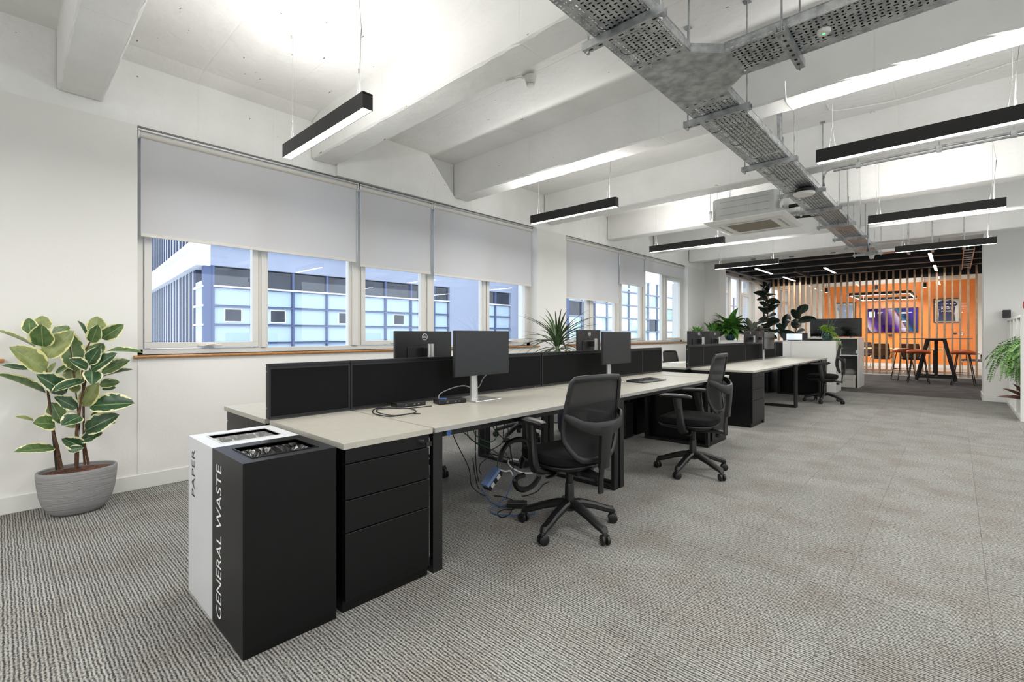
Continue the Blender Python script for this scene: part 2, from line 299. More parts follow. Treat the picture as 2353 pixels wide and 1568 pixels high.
# ---------------------------------------------------------------- mesh helpers
class MB:
    def __init__(s): s.v = []; s.f = []; s.mi = []; s.uv = {}

    def add(s, vs, fs, mi=0):
        o = len(s.v); s.v += [tuple(p) for p in vs]
        for f in fs: s.f.append(tuple(i + o for i in f)); s.mi.append(mi)
        return s

    def box(s, x0, x1, y0, y1, z0, z1, mi=0, mtx=None):
        vs = [Vector((x, y, z)) for z in (z0, z1) for y in (y0, y1) for x in (x0, x1)]
        if mtx: vs = [mtx @ v for v in vs]
        return s.add(vs, [(0, 2, 3, 1), (4, 5, 7, 6), (0, 1, 5, 4), (2, 6, 7, 3), (0, 4, 6, 2), (1, 3, 7, 5)], mi)

    def cbox(s, c, d, mi=0, mtx=None):
        return s.box(c[0] - d[0] / 2, c[0] + d[0] / 2, c[1] - d[1] / 2, c[1] + d[1] / 2, c[2] - d[2] / 2, c[2] + d[2] / 2, mi, mtx)

    def sweep(s, pts, wh, n=8, up=(0, 0, 1), mi=0, power=1.0, closed=False, cap=True):
        """sweep a (super)elliptic section along points; wh: (w,h) or list of them; power<1 = boxier"""
        pts = [Vector(p) for p in pts]; k = len(pts); up = Vector(up)
        if not isinstance(wh, list): wh = [wh] * k
        vs = []
        for i, p in enumerate(pts):
            if closed: t = pts[(i + 1) % k] - pts[i - 1]
            else: t = pts[min(i + 1, k - 1)] - pts[max(i - 1, 0)]
            t.normalize(); sd = t.cross(up)
            if sd.length < 1e-4: sd = t.cross(Vector((1, 0, 0))) if abs(t.x) < .9 else t.cross(Vector((0, 1, 0)))
            sd.normalize(); u2 = sd.cross(t)
            w, h = wh[i]
            for j in range(n):
                a = 2 * PI * (j + .5) / n; ca, sa = math.cos(a), math.sin(a)
                ca = math.copysign(abs(ca) ** power, ca); sa = math.copysign(abs(sa) ** power, sa)
                vs.append(p + sd * (ca * w / 2) + u2 * (sa * h / 2))
        fs = []
        for i in range(k if closed else k - 1):
            a, b = i * n, ((i + 1) % k) * n
            for j in range(n): fs.append((a + j, a + (j + 1) % n, b + (j + 1) % n, b + j))
        if cap and not closed: fs += [tuple(range(n - 1, -1, -1)), tuple((k - 1) * n + j for j in range(n))]
        return s.add(vs, fs, mi)

    def tube(s, pts, r, n=8, mi=0, closed=False):
        return s.sweep(pts, (2 * r, 2 * r) if not isinstance(r, list) else [(2 * q, 2 * q) for q in r], n, mi=mi, closed=closed)

    def cyl(s, a, b, r, n=12, mi=0, r2=None):
        return s.sweep([a, b], [(2 * r, 2 * r), (2 * (r2 or r),) * 2], n, mi=mi)

    def lathe(s, prof, n=24, c=(0, 0, 0), mi=0, sx=1, sy=1):
        vs = []; k = len(prof)
        for r, z in prof:
            for j in range(n):
                a = 2 * PI * j / n; vs.append((c[0] + r * sx * math.cos(a), c[1] + r * sy * math.sin(a), c[2] + z))
        fs = [(i * n + j, i * n + (j + 1) % n, (i + 1) * n + (j + 1) % n, (i + 1) * n + j) for i in range(k - 1) for j in range(n)]
        fs += [tuple(range(n - 1, -1, -1)), tuple((k - 1) * n + j for j in range(n))]
        return s.add(vs, fs, mi)

    def prism(s, poly, z0, z1, mi=0, mtx=None):
        k = len(poly); vs = [Vector((p[0], p[1], z)) for z in (z0, z1) for p in poly]
        if mtx: vs = [mtx @ v for v in vs]
        return s.add(vs, [tuple(range(k - 1, -1, -1)), tuple(range(k, 2 * k))] + [(i, (i + 1) % k, k + (i + 1) % k, k + i) for i in range(k)], mi)

    def mesh(s, name, mats, smooth=False):
        me = D.meshes.new(name); me.from_pydata(s.v, [], s.f); me.update()
        for m in (mats if isinstance(mats, (list, tuple)) else [mats]): me.materials.append(m)
        if any(s.mi): me.polygons.foreach_set('material_index', s.mi)
        if smooth:
            me.polygons.foreach_set('use_smooth', [True] * len(me.polygons))
            me.set_sharp_from_angle(angle=math.radians(38))
        return me

    def build(s, name, mats, parent=None, smooth=False, bevel=0, loc=None, label=None, kind=None):
        o = D.objects.new(name, s.mesh(name, mats, smooth)); COL.objects.link(o)
        if parent: o.parent = parent
        if loc: o.location = loc
        if bevel:
            b = o.modifiers.new('bevel', 'BEVEL'); b.width = bevel; b.segments = 2; b.limit_method = 'ANGLE'; b.angle_limit = math.radians(40)
        if label: o['label'] = label
        if kind: o['kind'] = kind
        return o


def bx(x0, x1, y0, y1, z0, z1): return MB().box(x0, x1, y0, y1, z0, z1)


def thing(name, label, cat, loc=(0, 0, 0), rz=0, group=None):
    o = D.objects.new(name, None); COL.objects.link(o); o.empty_display_size = .1
    o.location = loc; o.rotation_euler = (0, 0, rz); o['label'] = label; o['category'] = cat
    if group: o['group'] = group
    return o


def tag(o, label, cat, group=None):
    o['label'] = label; o['category'] = cat
    if group: o['group'] = group
    return o


def dup(root, loc, rz=0, label=None, group=None):
    r = root.copy(); COL.objects.link(r); r.location = loc; r.rotation_euler = (0, 0, rz)
    if label: r['label'] = label
    if group: r['group'] = group
    for ch in list(root.children):
        c = ch.copy(); COL.objects.link(c); c.parent = r
        for g in ch.children:
            d = g.copy(); COL.objects.link(d); d.parent = c
    return r


def struct(o, label=None):
    o['kind'] = 'structure'
    if label: o['label'] = label
    return o


def text_mesh(body, size, mt, sx=1, depth=.0006, space=1.0):
    cu = D.curves.new('t', 'FONT'); cu.body = body; cu.size = size; cu.extrude = depth; cu.align_x = 'LEFT'; cu.space_character = space; cu.resolution_u = 3
    o = D.objects.new('t', cu); COL.objects.link(o)
    dg = bpy.context.evaluated_depsgraph_get(); me = D.meshes.new_from_object(o.evaluated_get(dg))
    D.objects.remove(o)
    for v in me.vertices: v.co.x *= sx
    me.materials.clear(); me.materials.append(mt)
    return me


def put_mesh(name, me, mw, parent=None, label=None):
    o = D.objects.new(name, me); COL.objects.link(o)
    if parent: o.parent = parent
    o.matrix_local = mw
    if label: o['label'] = label
    return o


def basis(x, y, z, o): return Matrix(((x[0], y[0], z[0], o[0]), (x[1], y[1], z[1], o[1]), (x[2], y[2], z[2], o[2]), (0, 0, 0, 1)))


# ================================================================ ROOM SHELL
WX = -4.66                  # face of the window wall
CEIL, BB = 3.36, 2.94       # ceiling and beam soffit
YE = 12.2                   # face of the far wall
struct(bx(-4.95, 4.9, -5, 12.3, -.12, -.002).build('floor', M['carpet']), 'carpet tile floor of the open office')
fl = D.objects['floor']
tile = MB()
g_ = .0005
tile.add([(g_, g_, -.002), (.5 - g_, g_, -.002), (.5 - g_, .5 - g_, -.002), (g_, .5 - g_, -.002),
          (g_ + .0012, g_ + .0012, 0), (.4988 - g_, g_ + .0012, 0), (.4988 - g_, .4988 - g_, 0), (g_ + .0012, .4988 - g_, 0)],
         [(4, 5, 6, 7), (0, 1, 5, 4), (1, 2, 6, 5), (2, 3, 7, 6), (3, 0, 4, 7)])
tme = tile.mesh('carpet_tile', M['carpet'])
for i in range(12):
    for j in range(25):
        o = D.objects.new('carpet_tile', tme); COL.objects.link(o); o.parent = fl
        o.location = (-4.89 + .5 * i, -.314 + .5 * j + 0, random.uniform(-.0004, .0004))
MB().box(1.111, 4.9, -5, 12.19, -.002, 0).box(-4.66, 1.111, -5, -.314, -.002, 0).build('carpet_field', M['carpet'], fl)

struct(bx(-5.2, 4.9, -5, 13.1, CEIL, CEIL + .2).build('ceiling', M['concrete']), 'white painted concrete ceiling slab')
for i, y in enumerate([-3.35, -1.53, .285, 2.115, 3.937, 5.757, 7.577, 9.397, 11.217]):
    # rough-edged cast beam: subdivided prism with a wavering arris
    m = MB(); n = 110; xs = [-4.66 + (9.5 * k / n) for k in range(n + 1)]
    vs = []
    for x in xs:
        j = lambda s=.006: random.uniform(-s, s)
        vs += [(x, y, CEIL), (x, y, BB + .012 + j()), (x, y + .012 + j(), BB), (x, y + .238 + j(), BB), (x, y + .25, BB + .012 + j()), (x, y + .25, CEIL)]
    fs = [(6 * k + q, 6 * k + 6 + q, 6 * k + 7 + q, 6 * k + 1 + q) for k in range(n) for q in range(5)]
    m.add(vs, fs)
    struct(m.build('trim_%d' % (i + 1), M['concrete']), 'white painted concrete ceiling beam')


def wall_with_openings(name, x0, x1, ya, yb, z1, ops, m, label):
    """wall slab with window openings (y0,y1,z0,z1); built as blocks round the holes, one mesh"""
    w = MB(); y = ya
    for (a, b, c, d) in ops:
        w.box(x0, x1, y, a, 0, z1); w.box(x0, x1, a, b, 0, c); w.box(x0, x1, a, b, d, z1); y = b
    w.box(x0, x1, y, yb, 0, z1)
    return struct(w.build(name, m), label)


wall_with_openings('wall_left', -5.05, WX, -5, YE, 2.83, [(-4.9, .005, 1.04, 2.83 - 1e-4), (.74, 5.58, 1.04, 2.83 - 1e-4), (6.32, 11.15, 1.04, 2.83 - 1e-4)], M['wall'], 'white window wall of the office')
struct(bx(-5.05, WX - .012, -5, 12.19, 2.83, CEIL).build('trim_10', M['concrete']), 'rough white concrete lintel band above the windows')
m = MB(); m.add([(WX - .02, 2.365, CEIL), (WX - .02, 3.52, CEIL), (WX - .02, 3.937, BB), (WX - .02, 3.937, 2.835), (WX - .02, 2.365, 2.835),
                 (WX + .05, 2.365, CEIL), (WX + .05, 3.50, CEIL), (WX + .02, 3.93, BB), (WX + .005, 3.93, 2.835), (WX + .02, 2.365, 2.835)],
                [(5, 6, 7, 8, 9), (0, 4, 3, 2, 1), (1, 2, 7, 6), (0, 1, 6, 5), (4, 9, 8, 3), (2, 3, 8, 7), (0, 5, 9, 4)])
struct(m.build('trim_11', M['concrete']), 'sloping white concrete haunch beside a beam')
# sloping strip at the head of the first bay
m = MB(); m.prism([(WX - .02, CEIL), (WX + .16, CEIL), (WX - .02, CEIL - .05)], .54, 2.112, mtx=basis((1, 0, 0), (0, 0, 1), (0, 1, 0), (0, 0, 0)))
struct(m.build('trim_12', M['concrete']), 'white fillet between wall and ceiling')
# far wall: piers, header, side
hw = MB()
hw.box(-5.05, -4.42, YE, 13.0, 0, CEIL).box(-4.42, .37, YE, 13.0, 3.04, CEIL).box(.37, 4.9, YE, 13.0, 0, CEIL)
struct(hw.build('wall_far', M['wall']), 'white end wall with the wide opening')
struct(bx(-4.86, -4.3 + .0, YE - .018, YE, 0, 3.04).build('trim_13', M['wall']), 'white pier lining left of the opening')
hb = MB(); hb.box(-4.66, .74, YE - .02, YE, 3.045, CEIL)
struct(hb.build('trim_14', M['concrete']), 'rough white downstand over the opening')
struct(bx(WX, WX + .007, .74, 5.60, .115, 1.018).build('trim_15', M['wall']), 'wall lining below the near window')
# baseboards
def base(name, x0, x1, y0, y1, lab):
    m = MB(); m.box(x0, x1, y0, y1, 0, .115); struct(m.build(name, M['white_lam'], bevel=.004), lab)
base('baseboard_left', WX, WX + .018, -5, 12.18, 'white skirting under the windows')
base('baseboard_far', .36, .735, YE - .038, YE - .02, 'white skirting on the right pier')
bpy_b = MB(); bpy_b.box(.352, .37, YE - .038, 13.0, 0, .115); struct(bpy_b.build('baseboard_right', M['white_lam'], bevel=.004), 'white skirting in the opening')
# right and near walls (behind and beside the camera)
wall_with_openings('wall_right', 4.9, 5.1, -5, YE, CEIL, [(-4.5, -.5, 1.04, 2.83), (.5, 5.3, 1.04, 2.83), (6.3, 11.2, 1.04, 2.83)], M['wall'], 'white wall opposite the windows')
struct(bx(-5.05, 5.1, -5.2, -5, 0, CEIL).build('wall_near', M['wall']), 'white wall behind the camera')

# ================================================================ WINDOWS
GX = -4.84


def window(n, y0, y1, z0, z1, panes, X=GX, label=''):
    """panes: list of (ya, yb, opening?) glass bays; frame bars fill what lies between"""
    root = D.objects.new('window_%d' % n, None); COL.objects.link(root); struct(root, label)
    f = MB(); f.box(X - .03, X + .03, y0, y1, z0, z0 + .045).box(X - .03, X + .03, y0, y1, z1 - .05, z1)
    f.box(X - .03, X + .03, y0, panes[0][0] - (.055 if panes[0][2] else 0), z0, z1)
    f.box(X - .03, X + .03, panes[-1][1] + (.055 if panes[-1][2] else 0), y1, z0, z1)
    f.build('frame', M['frame'], root, bevel=.003)
    for i in range(len(panes) - 1):
        a = panes[i][1] + (.055 if panes[i][2] else 0); b = panes[i + 1][0] - (.055 if panes[i + 1][2] else 0)
        q = MB(); q.box(X - .035, X + .03, a, b, z0 + .045, z1 - .05); q.box(X + .03, X + .048, a + .25 * (b - a), b - .25 * (b - a), z0 + .045, z1 - .05)
        q.build('mullion', M['frame'], root, bevel=.003)
    for a, b, op in panes:
        if op:
            zb, zt = z0 + .05, 2.50
            sx0, sx1 = X - .02, X + .045
            s = MB(); s.box(sx0, sx1, a - .05, b + .05, zb, zb + .048).box(sx0, sx1, a - .05, b + .05, zt - .05, zt)
            s.box(sx0, sx1, a - .05, a, zb + .048, zt - .05).box(sx0, sx1, b, b + .05, zb + .048, zt - .05)
            so = s.build('sash', M['frame'], root, bevel=.003)
            h = MB(); h.box(sx1, sx1 + .012, (a + b) / 2 - .06, (a + b) / 2 + .06, zb + .012, zb + .03)
            h.sweep([(sx1 + .018, (a + b) / 2, zb + .024), (sx1 + .03, (a + b) / 2 + .05, zb + .03), (sx1 + .026, (a + b) / 2 + .12, zb + .02)], (.014, .01), 6)
            h.build('handle', M['frame'], so)
            bx(X - .003, X + .003, a, b, zb + .048, zt - .05).build('pane', M['glass'], so)
            t = MB(); t.box(X - .03, X + .03, a - .055, b + .055, zt, zt + .06); t.build('transom', M['frame'], root, bevel=.003)
            bx(X - .003, X + .003, a - .055, b + .055, zt + .06, z1 - .05).build('pane', M['glass'], root)
        else:
            bx(X - .003, X + .003, a, b, z0 + .045, z1 - .05).build('pane', M['glass'], root)
    return root


w0 = window(1, -4.9, .005, 1.04, 2.83, [(-4.8, -3.9, False), (-3.75, -2.9, True), (-2.7, -1.2, False), (-1.0, -.1, True)], label='window to the left of the photograph')
w1 = window(2, .74, 5.58, 1.04, 2.83, [(.855, 1.615, True), (1.757, 2.583, False), (2.775, 3.53, True), (3.735, 4.56, False), (4.70, 5.45, True)], label='wide near window under three blinds')
w2 = window(3, 6.32, 11.15, 1.04, 2.83, [(6.47, 7.11, True), (7.345, 8.08, False), (8.325, 9.07, True), (9.33, 10.10, False), (10.34, 11.02, True)], label='wide far window under three blinds')
for i, (a, b) in enumerate([(-4.95, .03), (.715, 5.605), (6.29, 11.17)]):
    m = MB(); m.box(-4.82, WX + .03, a, b, 1.018, 1.04)
    m.sweep([(WX + .03, a, 1.029), (WX + .03, b, 1.029)], (.014, .022), 8)
    struct(m.build('trim_%d' % (20 + i), M['oak'], smooth=True), 'varnished oak window board')


# blinds
def blind(y0, y1, zb, label, first=None):
    r = thing('roller_blind', label, 'blind', (-4.69, y0, 2.82), 0)
    w = y1 - y0
    fz = zb - 2.82
    f = MB(); f.box(-.0015, .0015, .02, w - .02, fz + .025, -.045); f.build('fabric', M['blind'], r)
    b = MB(); b.box(-.006, .006, .02, w - .02, fz, fz + .027); b.build('bottom_bar', M['blindbar'], r, bevel=.003)
    t = MB(); t.cyl((.0, .015, -.045), (.0, w - .015, -.045), .026, 16); t.build('roller', M['blindbar'], r, smooth=True)
    for ya in (0, w - .012):
        k = MB(); k.cyl((0, ya, -.045), (0, ya + .012, -.045), .034, 16).box(-.02, .02, ya, ya + .01, -.045, -.0); k.build('bracket', M['white_plastic'], r, smooth=True)
    t = MB(); t.box(-.03, .03, 0, w, -.006, .002); t.box(.022, .03, 0, w, -.02, .0); t.build('head_rail', M['silver'], r)
    c = MB(); c.tube([(.018, w - .012, -.06), (.02, w - .012, fz + .1)], .002, 5); c.build('chain', M['white_plastic'], r)
    return r


blind(.745, 2.62, 1.975, 'widest pale grey roller blind, leftmost over the near window')
blind(2.635, 3.61, 1.935, 'narrow pale grey roller blind in the middle of the near window')
blind(3.625, 5.49, 1.93, 'pale grey roller blind at the right end of the near window')
blind(6.325, 8.03, 1.80, 'longest-drawn grey roller blind, first over the far window past the pier')
blind(8.05, 9.045, 2.175, 'narrow grey roller blind in the middle of the far window')
blind(9.06, 10.97, 2.51, 'grey roller blind drawn highest, at the right end of the far window')
blind(-4.85, -2.2, 1.975, 'grey roller blind over the window left of the photograph, far half')
blind(-2.1, -.02, 1.975, 'grey roller blind over the window left of the photograph, near half')

# ================================================================ OUTSIDE
struct(bx(-80, -5.2, -60, 90, -6.2, -6).build('ground', M['ground']), 'paved courtyard outside')
bd = thing('courtyard_building', 'blue and white clad office building with pale glazed panels seen through the near window', 'building', (-20, 5.08, -6))
X0 = 0
m = MB(); m.box(-14, -.25, 1.7, 17.3, 0, 14); m.build('core', M['navy_clad'], bd)
def rel(z): return z + 6
ys = [0, 1.74 - 1.45 + .0] + [0] * 0
posts = [-.0, .30] + [1.74 + 1.45 * k for k in range(0, 7)] + [11.42, 13.72, 14.97, 16.22, 17.3]
for k in range(len(posts) - 1):
    a, b = posts[k], posts[k + 1]
    if k in (9, 12):
        bx(-.3, .12, a, b, 0, rel(3.75)).build('pier', M['sky_panel2'], bd); continue
    if k == 0:
        bx(-.2, .05, a, b, 0, rel(3.75)).build('corner_panel', M['mullion'], bd); continue
    for (z0, z1, mt, nm) in [(3.0, 3.70, 'dark_glaz', 'pane'), (2.32, 2.94, 'sky_panel', 'panel'), (1.62, 2.24, 'sky_panel', 'panel'), (.92, 1.54, 'sky_panel', 'panel'), (.22, .84, 'sky_panel', 'panel'), (-.5, .14, 'sky_panel', 'panel')]:
        bx(-.12, -.02, a + .05, b - .05, rel(z0), rel(z1)).build(nm, M[mt], bd)
    m = MB(); m.box(-.1, .08, a - .04, a + .04, 0, rel(3.75)); m.build('mullion', M['mullion'], bd)
m = MB()
for z in (2.94, 2.24, 1.54, .84, .14): m.box(-.1, .07, .3, 17.2, rel(z), rel(z) + .06)
m.build('rail', M['mullion'], bd)
m = MB()
for z in (3.0,): m.box(.02, .115, .3, 17.2, rel(z) - .03, rel(z) + .03)
m.build('ledge', M['white_clad'], bd)
bx(-.2, .1, 0, 17.3, rel(3.75), rel(4.5)).build('fascia', M['sky_panel2'], bd)
bx(-.3, .3, -.2, 17.4, rel(4.5), rel(4.62)).build('coping', M['white_clad'], bd)
bx(-.3, .2, 0, 17.4, rel(4.62), 16).build('upper_wall', M['sky_panel2'], bd)
bx(-.3, .15, -.3, 17.3, 0, rel(-.6)).build('plinth', M['mullion'], bd)
for y in (.67, 2.29, 5.17, 8.0):
    m = MB(); m.box(-.02, .0, y, y + .62, rel(1.68), rel(2.2)); m.box(0, .01, y + .04, y + .58, rel(1.72), rel(2.16), 1)
    m.build('vent_panel', [M['white_clad'], M['dark_glaz']], bd)
# return face with fins, receding away from the window wall
d = Vector((-.9966, .0816, 0)); nn = Vector((-.0816, -.9966, 0))
Rm = basis(d, -nn, (0, 0, 1), (0, 0, 0))
fw_ = MB(); fw_.box(1.5, 40, 0, .2, 0, rel(3.74), mtx=Rm); fw_.box(.3, 40, 0, .2, rel(4.3), 16, mtx=Rm); fw_.build('fin_wall', M['navy_clad'], bd)
fb = MB(); fb.box(-.1, 40, -.25, .2, rel(3.72), rel(4.36), mtx=Rm); fb.box(-.15, 40, -.45, .2, rel(4.36), rel(4.50), mtx=Rm); fb.build('white_band', M['white_clad'], bd)
fb = MB(); fb.box(0, 1.5, 0, .2, rel(-1), rel(3.2), mtx=Rm); fb.build('corner_glazing', M['sky_panel'], bd)
fb = MB(); [fb.box(0, 1.6, -.08, .0, rel(z), rel(z) + .07, mtx=Rm) for z in (2.94, 2.24, 1.54, .84)]; fb.build('rail', M['white_clad'], bd)
fin = MB().box(-.022, .022, -.03, 0, 0, rel(3.75)); fme = fin.mesh('fin', M['white_clad'])
fin2 = MB().box(-.022, .022, -.03, 0, rel(4.5), 16); fme2 = fin2.mesh('fin', M['white_clad'])
for k in range(26):
    for me_ in (fme, fme2):
        o = D.objects.new('fin', me_); COL.objects.link(o); o.parent = bd
        o.matrix_local = Rm @ Matrix.Translation((2.0 + .86 * k, 0, 0))
fb = MB(); fb.box(0, 40, -.6, 0, rel(.5), rel(.72), mtx=Rm); fb.build('low_ledge', M['white_clad'], bd)

# second building with small-paned windows
bd2 = thing('courtyard_annexe', 'pale small-paned glazed building seen through the far window', 'building', (-17.5, 23.0, -6))
bx(-2.9, -.3, 0, 60, 0, 18).build('core', M['sky_panel'], bd2)
bx(-3, .1, -.4, .9, 0, rel(4.5)).build('corner_pier', M['mullion'], bd2)
bx(-.6, .2, -.4, 60, rel(5.2), rel(9)).build('parapet', M['white_clad'], bd2)
pm = MB().box(-.06, 0, .06, 1.44, .05, .9); pmes = [pm.mesh('pane', M['reflect_glaz']), MB().box(-.06, 0, .06, 1.44, .05, .9).mesh('pane', M['dark_glaz']), MB().box(-.06, 0, .06, 1.44, .05, .9).mesh('pane', M['white_clad'])]
for i in range(28):
    for j in range(7):
        o = D.objects.new('pane', random.choices(pmes, (6, .7, 3))[0]); COL.objects.link(o); o.parent = bd2; o.location = (-.05, .9 + 1.5 * i, rel(-1.4) + .95 * j)
m = MB()
for i in range(29): m.box(-.1, .06, .9 + 1.5 * i - .05, .9 + 1.5 * i + .05, 0, rel(5.2))
for j in range(8): m.box(-.1, .05, .9, 43, rel(-1.4) + .95 * j - .04, rel(-1.4) + .95 * j + .04)
m.build('glazing_bars', M['annexe_bar'], bd2)

# ================================================================ BINS
def bin_(x0, x1, col, lidcol, bag, label, nm='waste_bin'):
    y0, y1, H = .613, .975, .725
    r = thing(nm, label, 'bin', (x0, y0, 0)); w, d_ = x1 - x0, y1 - y0
    b = MB(); b.box(0, w, 0, .006, 0, H - .012).box(0, w, d_ - .006, d_, 0, H - .012).box(0, .006, .006, d_ - .006, 0, H - .012).box(w - .006, w, .006, d_ - .006, 0, H - .012).box(.006, w - .006, .006, d_ - .006, 0, .01)
    b.build('body', col, r)
    l = MB(); ix0, ix1, iy0, iy1 = .085, w - .06, .055, d_ - .055
    l.box(0, w, 0, iy0, H - .012, H).box(0, w, iy1, d_, H - .012, H).box(0, ix0, iy0, iy1, H - .012, H).box(ix1, w, iy0, iy1, H - .012, H)
    l.box(ix0 - .004, ix1 + .004, iy0 - .004, iy0, H - .05, H + .004).box(ix0 - .004, ix1 + .004, iy1, iy1 + .004, H - .05, H + .004)
    l.box(ix0 - .004, ix0, iy0, iy1, H - .05, H + .004).box(ix1, ix1 + .004, iy0, iy1, H - .05, H + .004)
    l.build('rim', lidcol, r)
    # crumpled liner
    n = 16; vs = []; rnd = random.Random(3)
    for i in range(n + 1):
        for j in range(n + 1):
            e = min(i, j, n - i, n - j) / (n / 2)
            vs.append((ix0 + (ix1 - ix0) * i / n, iy0 + (iy1 - iy0) * j / n, H - .012 - .055 * e ** .6 + rnd.uniform(-.014, .014) * (e > 0)))
    lm = MB().add(vs, [(i * (n + 1) + j, (i + 1) * (n + 1) + j, (i + 1) * (n + 1) + j + 1, i * (n + 1) + j + 1) for i in range(n) for j in range(n)])
    lm.build('liner', bag, r)
    return r


bw = bin_(-2.652, -2.288, M['bin_white'], M['bin_white'], M['clearbag'], 'white metal waste bin lettered PAPER with clear liner')
bk = bin_(-2.284, -1.92, M['bin_black'], M['bin_black'], M['binbag'], 'black metal waste bin lettered GENERAL WASTE with black liner')


def up_text(parent, body, height, length, x, z0, mt, yoff, nm='lettering'):
    """text running upward on a face that looks towards -Y"""
    me = text_mesh(body, 1.0, mt, depth=.0)
    xs = [v.co.x for v in me.vertices]; ys_ = [v.co.y for v in me.vertices]
    a, b = min(xs), max(xs); c, d_ = min(ys_), max(ys_)
    for v in me.vertices: v.co.x = (v.co.x - a) / (b - a) * length; v.co.y = (v.co.y - c) / (d_ - c) * height
    # local x -> +Z, local y -> -X, normal -> -Y
    o = put_mesh(nm, me, basis((0, 0, 1), (-1, 0, 0), (0, -1, 0), (x, yoff, z0)), parent)
    return o


up_text(bk, 'GENERAL WASTE', .062, .625, .118, .045, M['white_ink'], -.0006)
up_text(bw, 'PAPER', .048, .215, .105, .458, M['black_ink'], -.0006)

# ================================================================ DESKS
ZT = .735


def desk(y0, y1, x0, x1, label, legs, group, front=1, beam=True):
    # the window-side desks have only the spine beam
    """bench desk: x0 = spine side, x1 = user side"""
    r = thing('bench_desk', label, 'desk', (0, y0, 0), 0, group)
    L = y1 - y0; lo, hi = min(x0, x1), max(x0, x1)
    t = MB(); t.box(lo, hi, .002, L - .002, ZT - .025, ZT); t.build('desktop', M['desk'], r, bevel=.0015)
    e = MB(); e.box(x1 - .0006, x1 + .0006, .002, L - .002, ZT - .0245, ZT - .0015); e.build('edge_band', M['deskedge'], r)
    if beam:
        s_ = 1 if x1 > x0 else -1
        if s_ > 0: m = MB(); xa, xb = sorted((x1 - s_ * .055, x1 - s_ * .085)); m.box(xa, xb, .03, L - .03, ZT - .065, ZT - .025); m.build('beam', M['steel_black'], r)
        m = MB(); xa, xb = sorted((x0 + s_ * .04, x0 + s_ * .08)); m.box(xa, xb, .03, L - .03, ZT - .065, ZT - .025); m.build('beam', M['steel_black'], r)
    for ly in legs:
        lx0, lx1 = sorted((x0 + (.06 if x1 > x0 else -.06), x1 + (-.02 if x1 > x0 else .02)))
        m = MB()
        m.box(lx0, lx0 + .03, ly - .03, ly + .03, 0, ZT - .026).box(lx1 - .03, lx1, ly - .03, ly + .03, 0, ZT - .026)
        m.box(lx0 + .03, lx1 - .03, ly - .03, ly + .03, 0, .03).box(lx0 + .03, lx1 - .03, ly - .03, ly + .03, ZT - .056, ZT - .026)
        m.build('leg_frame', M['steel_black'], r, bevel=.002)
    return r


XF, XPF, XPB, XB = -1.905, -2.715, -2.785, -3.48
FG = 'bench desks facing the aisle'; BG = 'bench desks facing the windows'
desk(1.485, 3.30, XPF, XF, 'grey-topped desk in the near bank with two black docks and a coiled cable on it', (.035, 1.775), FG)
desk(3.31, 5.205, XPF, XF, 'grey-topped desk in the near bank with a keyboard on it', (.035, 1.845), FG)
desk(1.485, 3.30, XPB, XB, 'window-side desk of the near bank, behind the first monitors', (.035, 1.775), BG)
desk(3.31, 5.205, XPB, XB, 'window-side desk of the near bank, farther one, beside the spiky plant', (.035, 1.845), BG)
desk(7.10, 8.98, XPF, XF, 'grey-topped desk in the far bank, empty, next to its near drawers', (.035, 1.84), FG)
desk(8.99, 10.93, XPF, XF, 'grey-topped desk in the far bank with the orange-reflecting monitor on it', (.035, 1.88), FG)
desk(7.10, 8.98, XPB, XB - .1, 'window-side desk of the far bank with papers on it', (.035, 1.84), BG)
desk(8.99, 10.93, XPB, XB - .1, 'window-side desk at the far end of the far bank', (.035, 1.88), BG)


def pedestal(y0, y1, xs, xf, label, keys=False, group='desk-end drawer pedestals'):
    """desk-high pedestal; xf = drawer-front side"""
    r = thing('drawer_pedestal', label, 'pedestal', (0, y0, 0), 0, group); L = y1 - y0
    s_ = 1 if xf > xs else -1
    f = xf - s_ * .012
    a, b = sorted((xs + s_ * .02, f - s_ * .02)); m = MB(); m.box(a, b, .012, L - .012, .0, ZT - .026); m.build('carcass', M['bin_black'], r)
    a, b = sorted((xs, xf)); m = MB(); m.box(a, b, .0, L - .003, ZT - .025, ZT + .002); m.build('top', M['desk'], r, bevel=.0015)
    a, b = sorted((f - s_ * .02, f - s_ * .004))
    m = MB(); m.box(a, b, .012, L - .014, ZT - .030 - .0, ZT - .0255).build('top_rail', M['bin_black'], r)
    zs = [(.645, .706), (.489, .641), (.348, .485), (.05, .344)]
    for z0, z1 in zs:
        a, b = sorted((f - s_ * .02, f)); m = MB(); m.box(a, b, .014, L - .016, z0, z1); dr = m.build('drawer', M['bin_black'], r, bevel=.0025)
        if z1 > .7:
            k = MB(); k.cyl((f, L - .06, .675), (f + s_ * .012, L - .06, .675), .011, 14); k.build('lock', M['chrome'], dr, smooth=True)
            if keys:
                k = MB(); k.box(*sorted((f + s_ * .012, f + s_ * .03)), L - .062, L - .058, .668, .682); k.cbox((f + s_ * .034, L - .045, .668), (.006, .03, .022)); k.build('key', M['black'], dr)
    return r


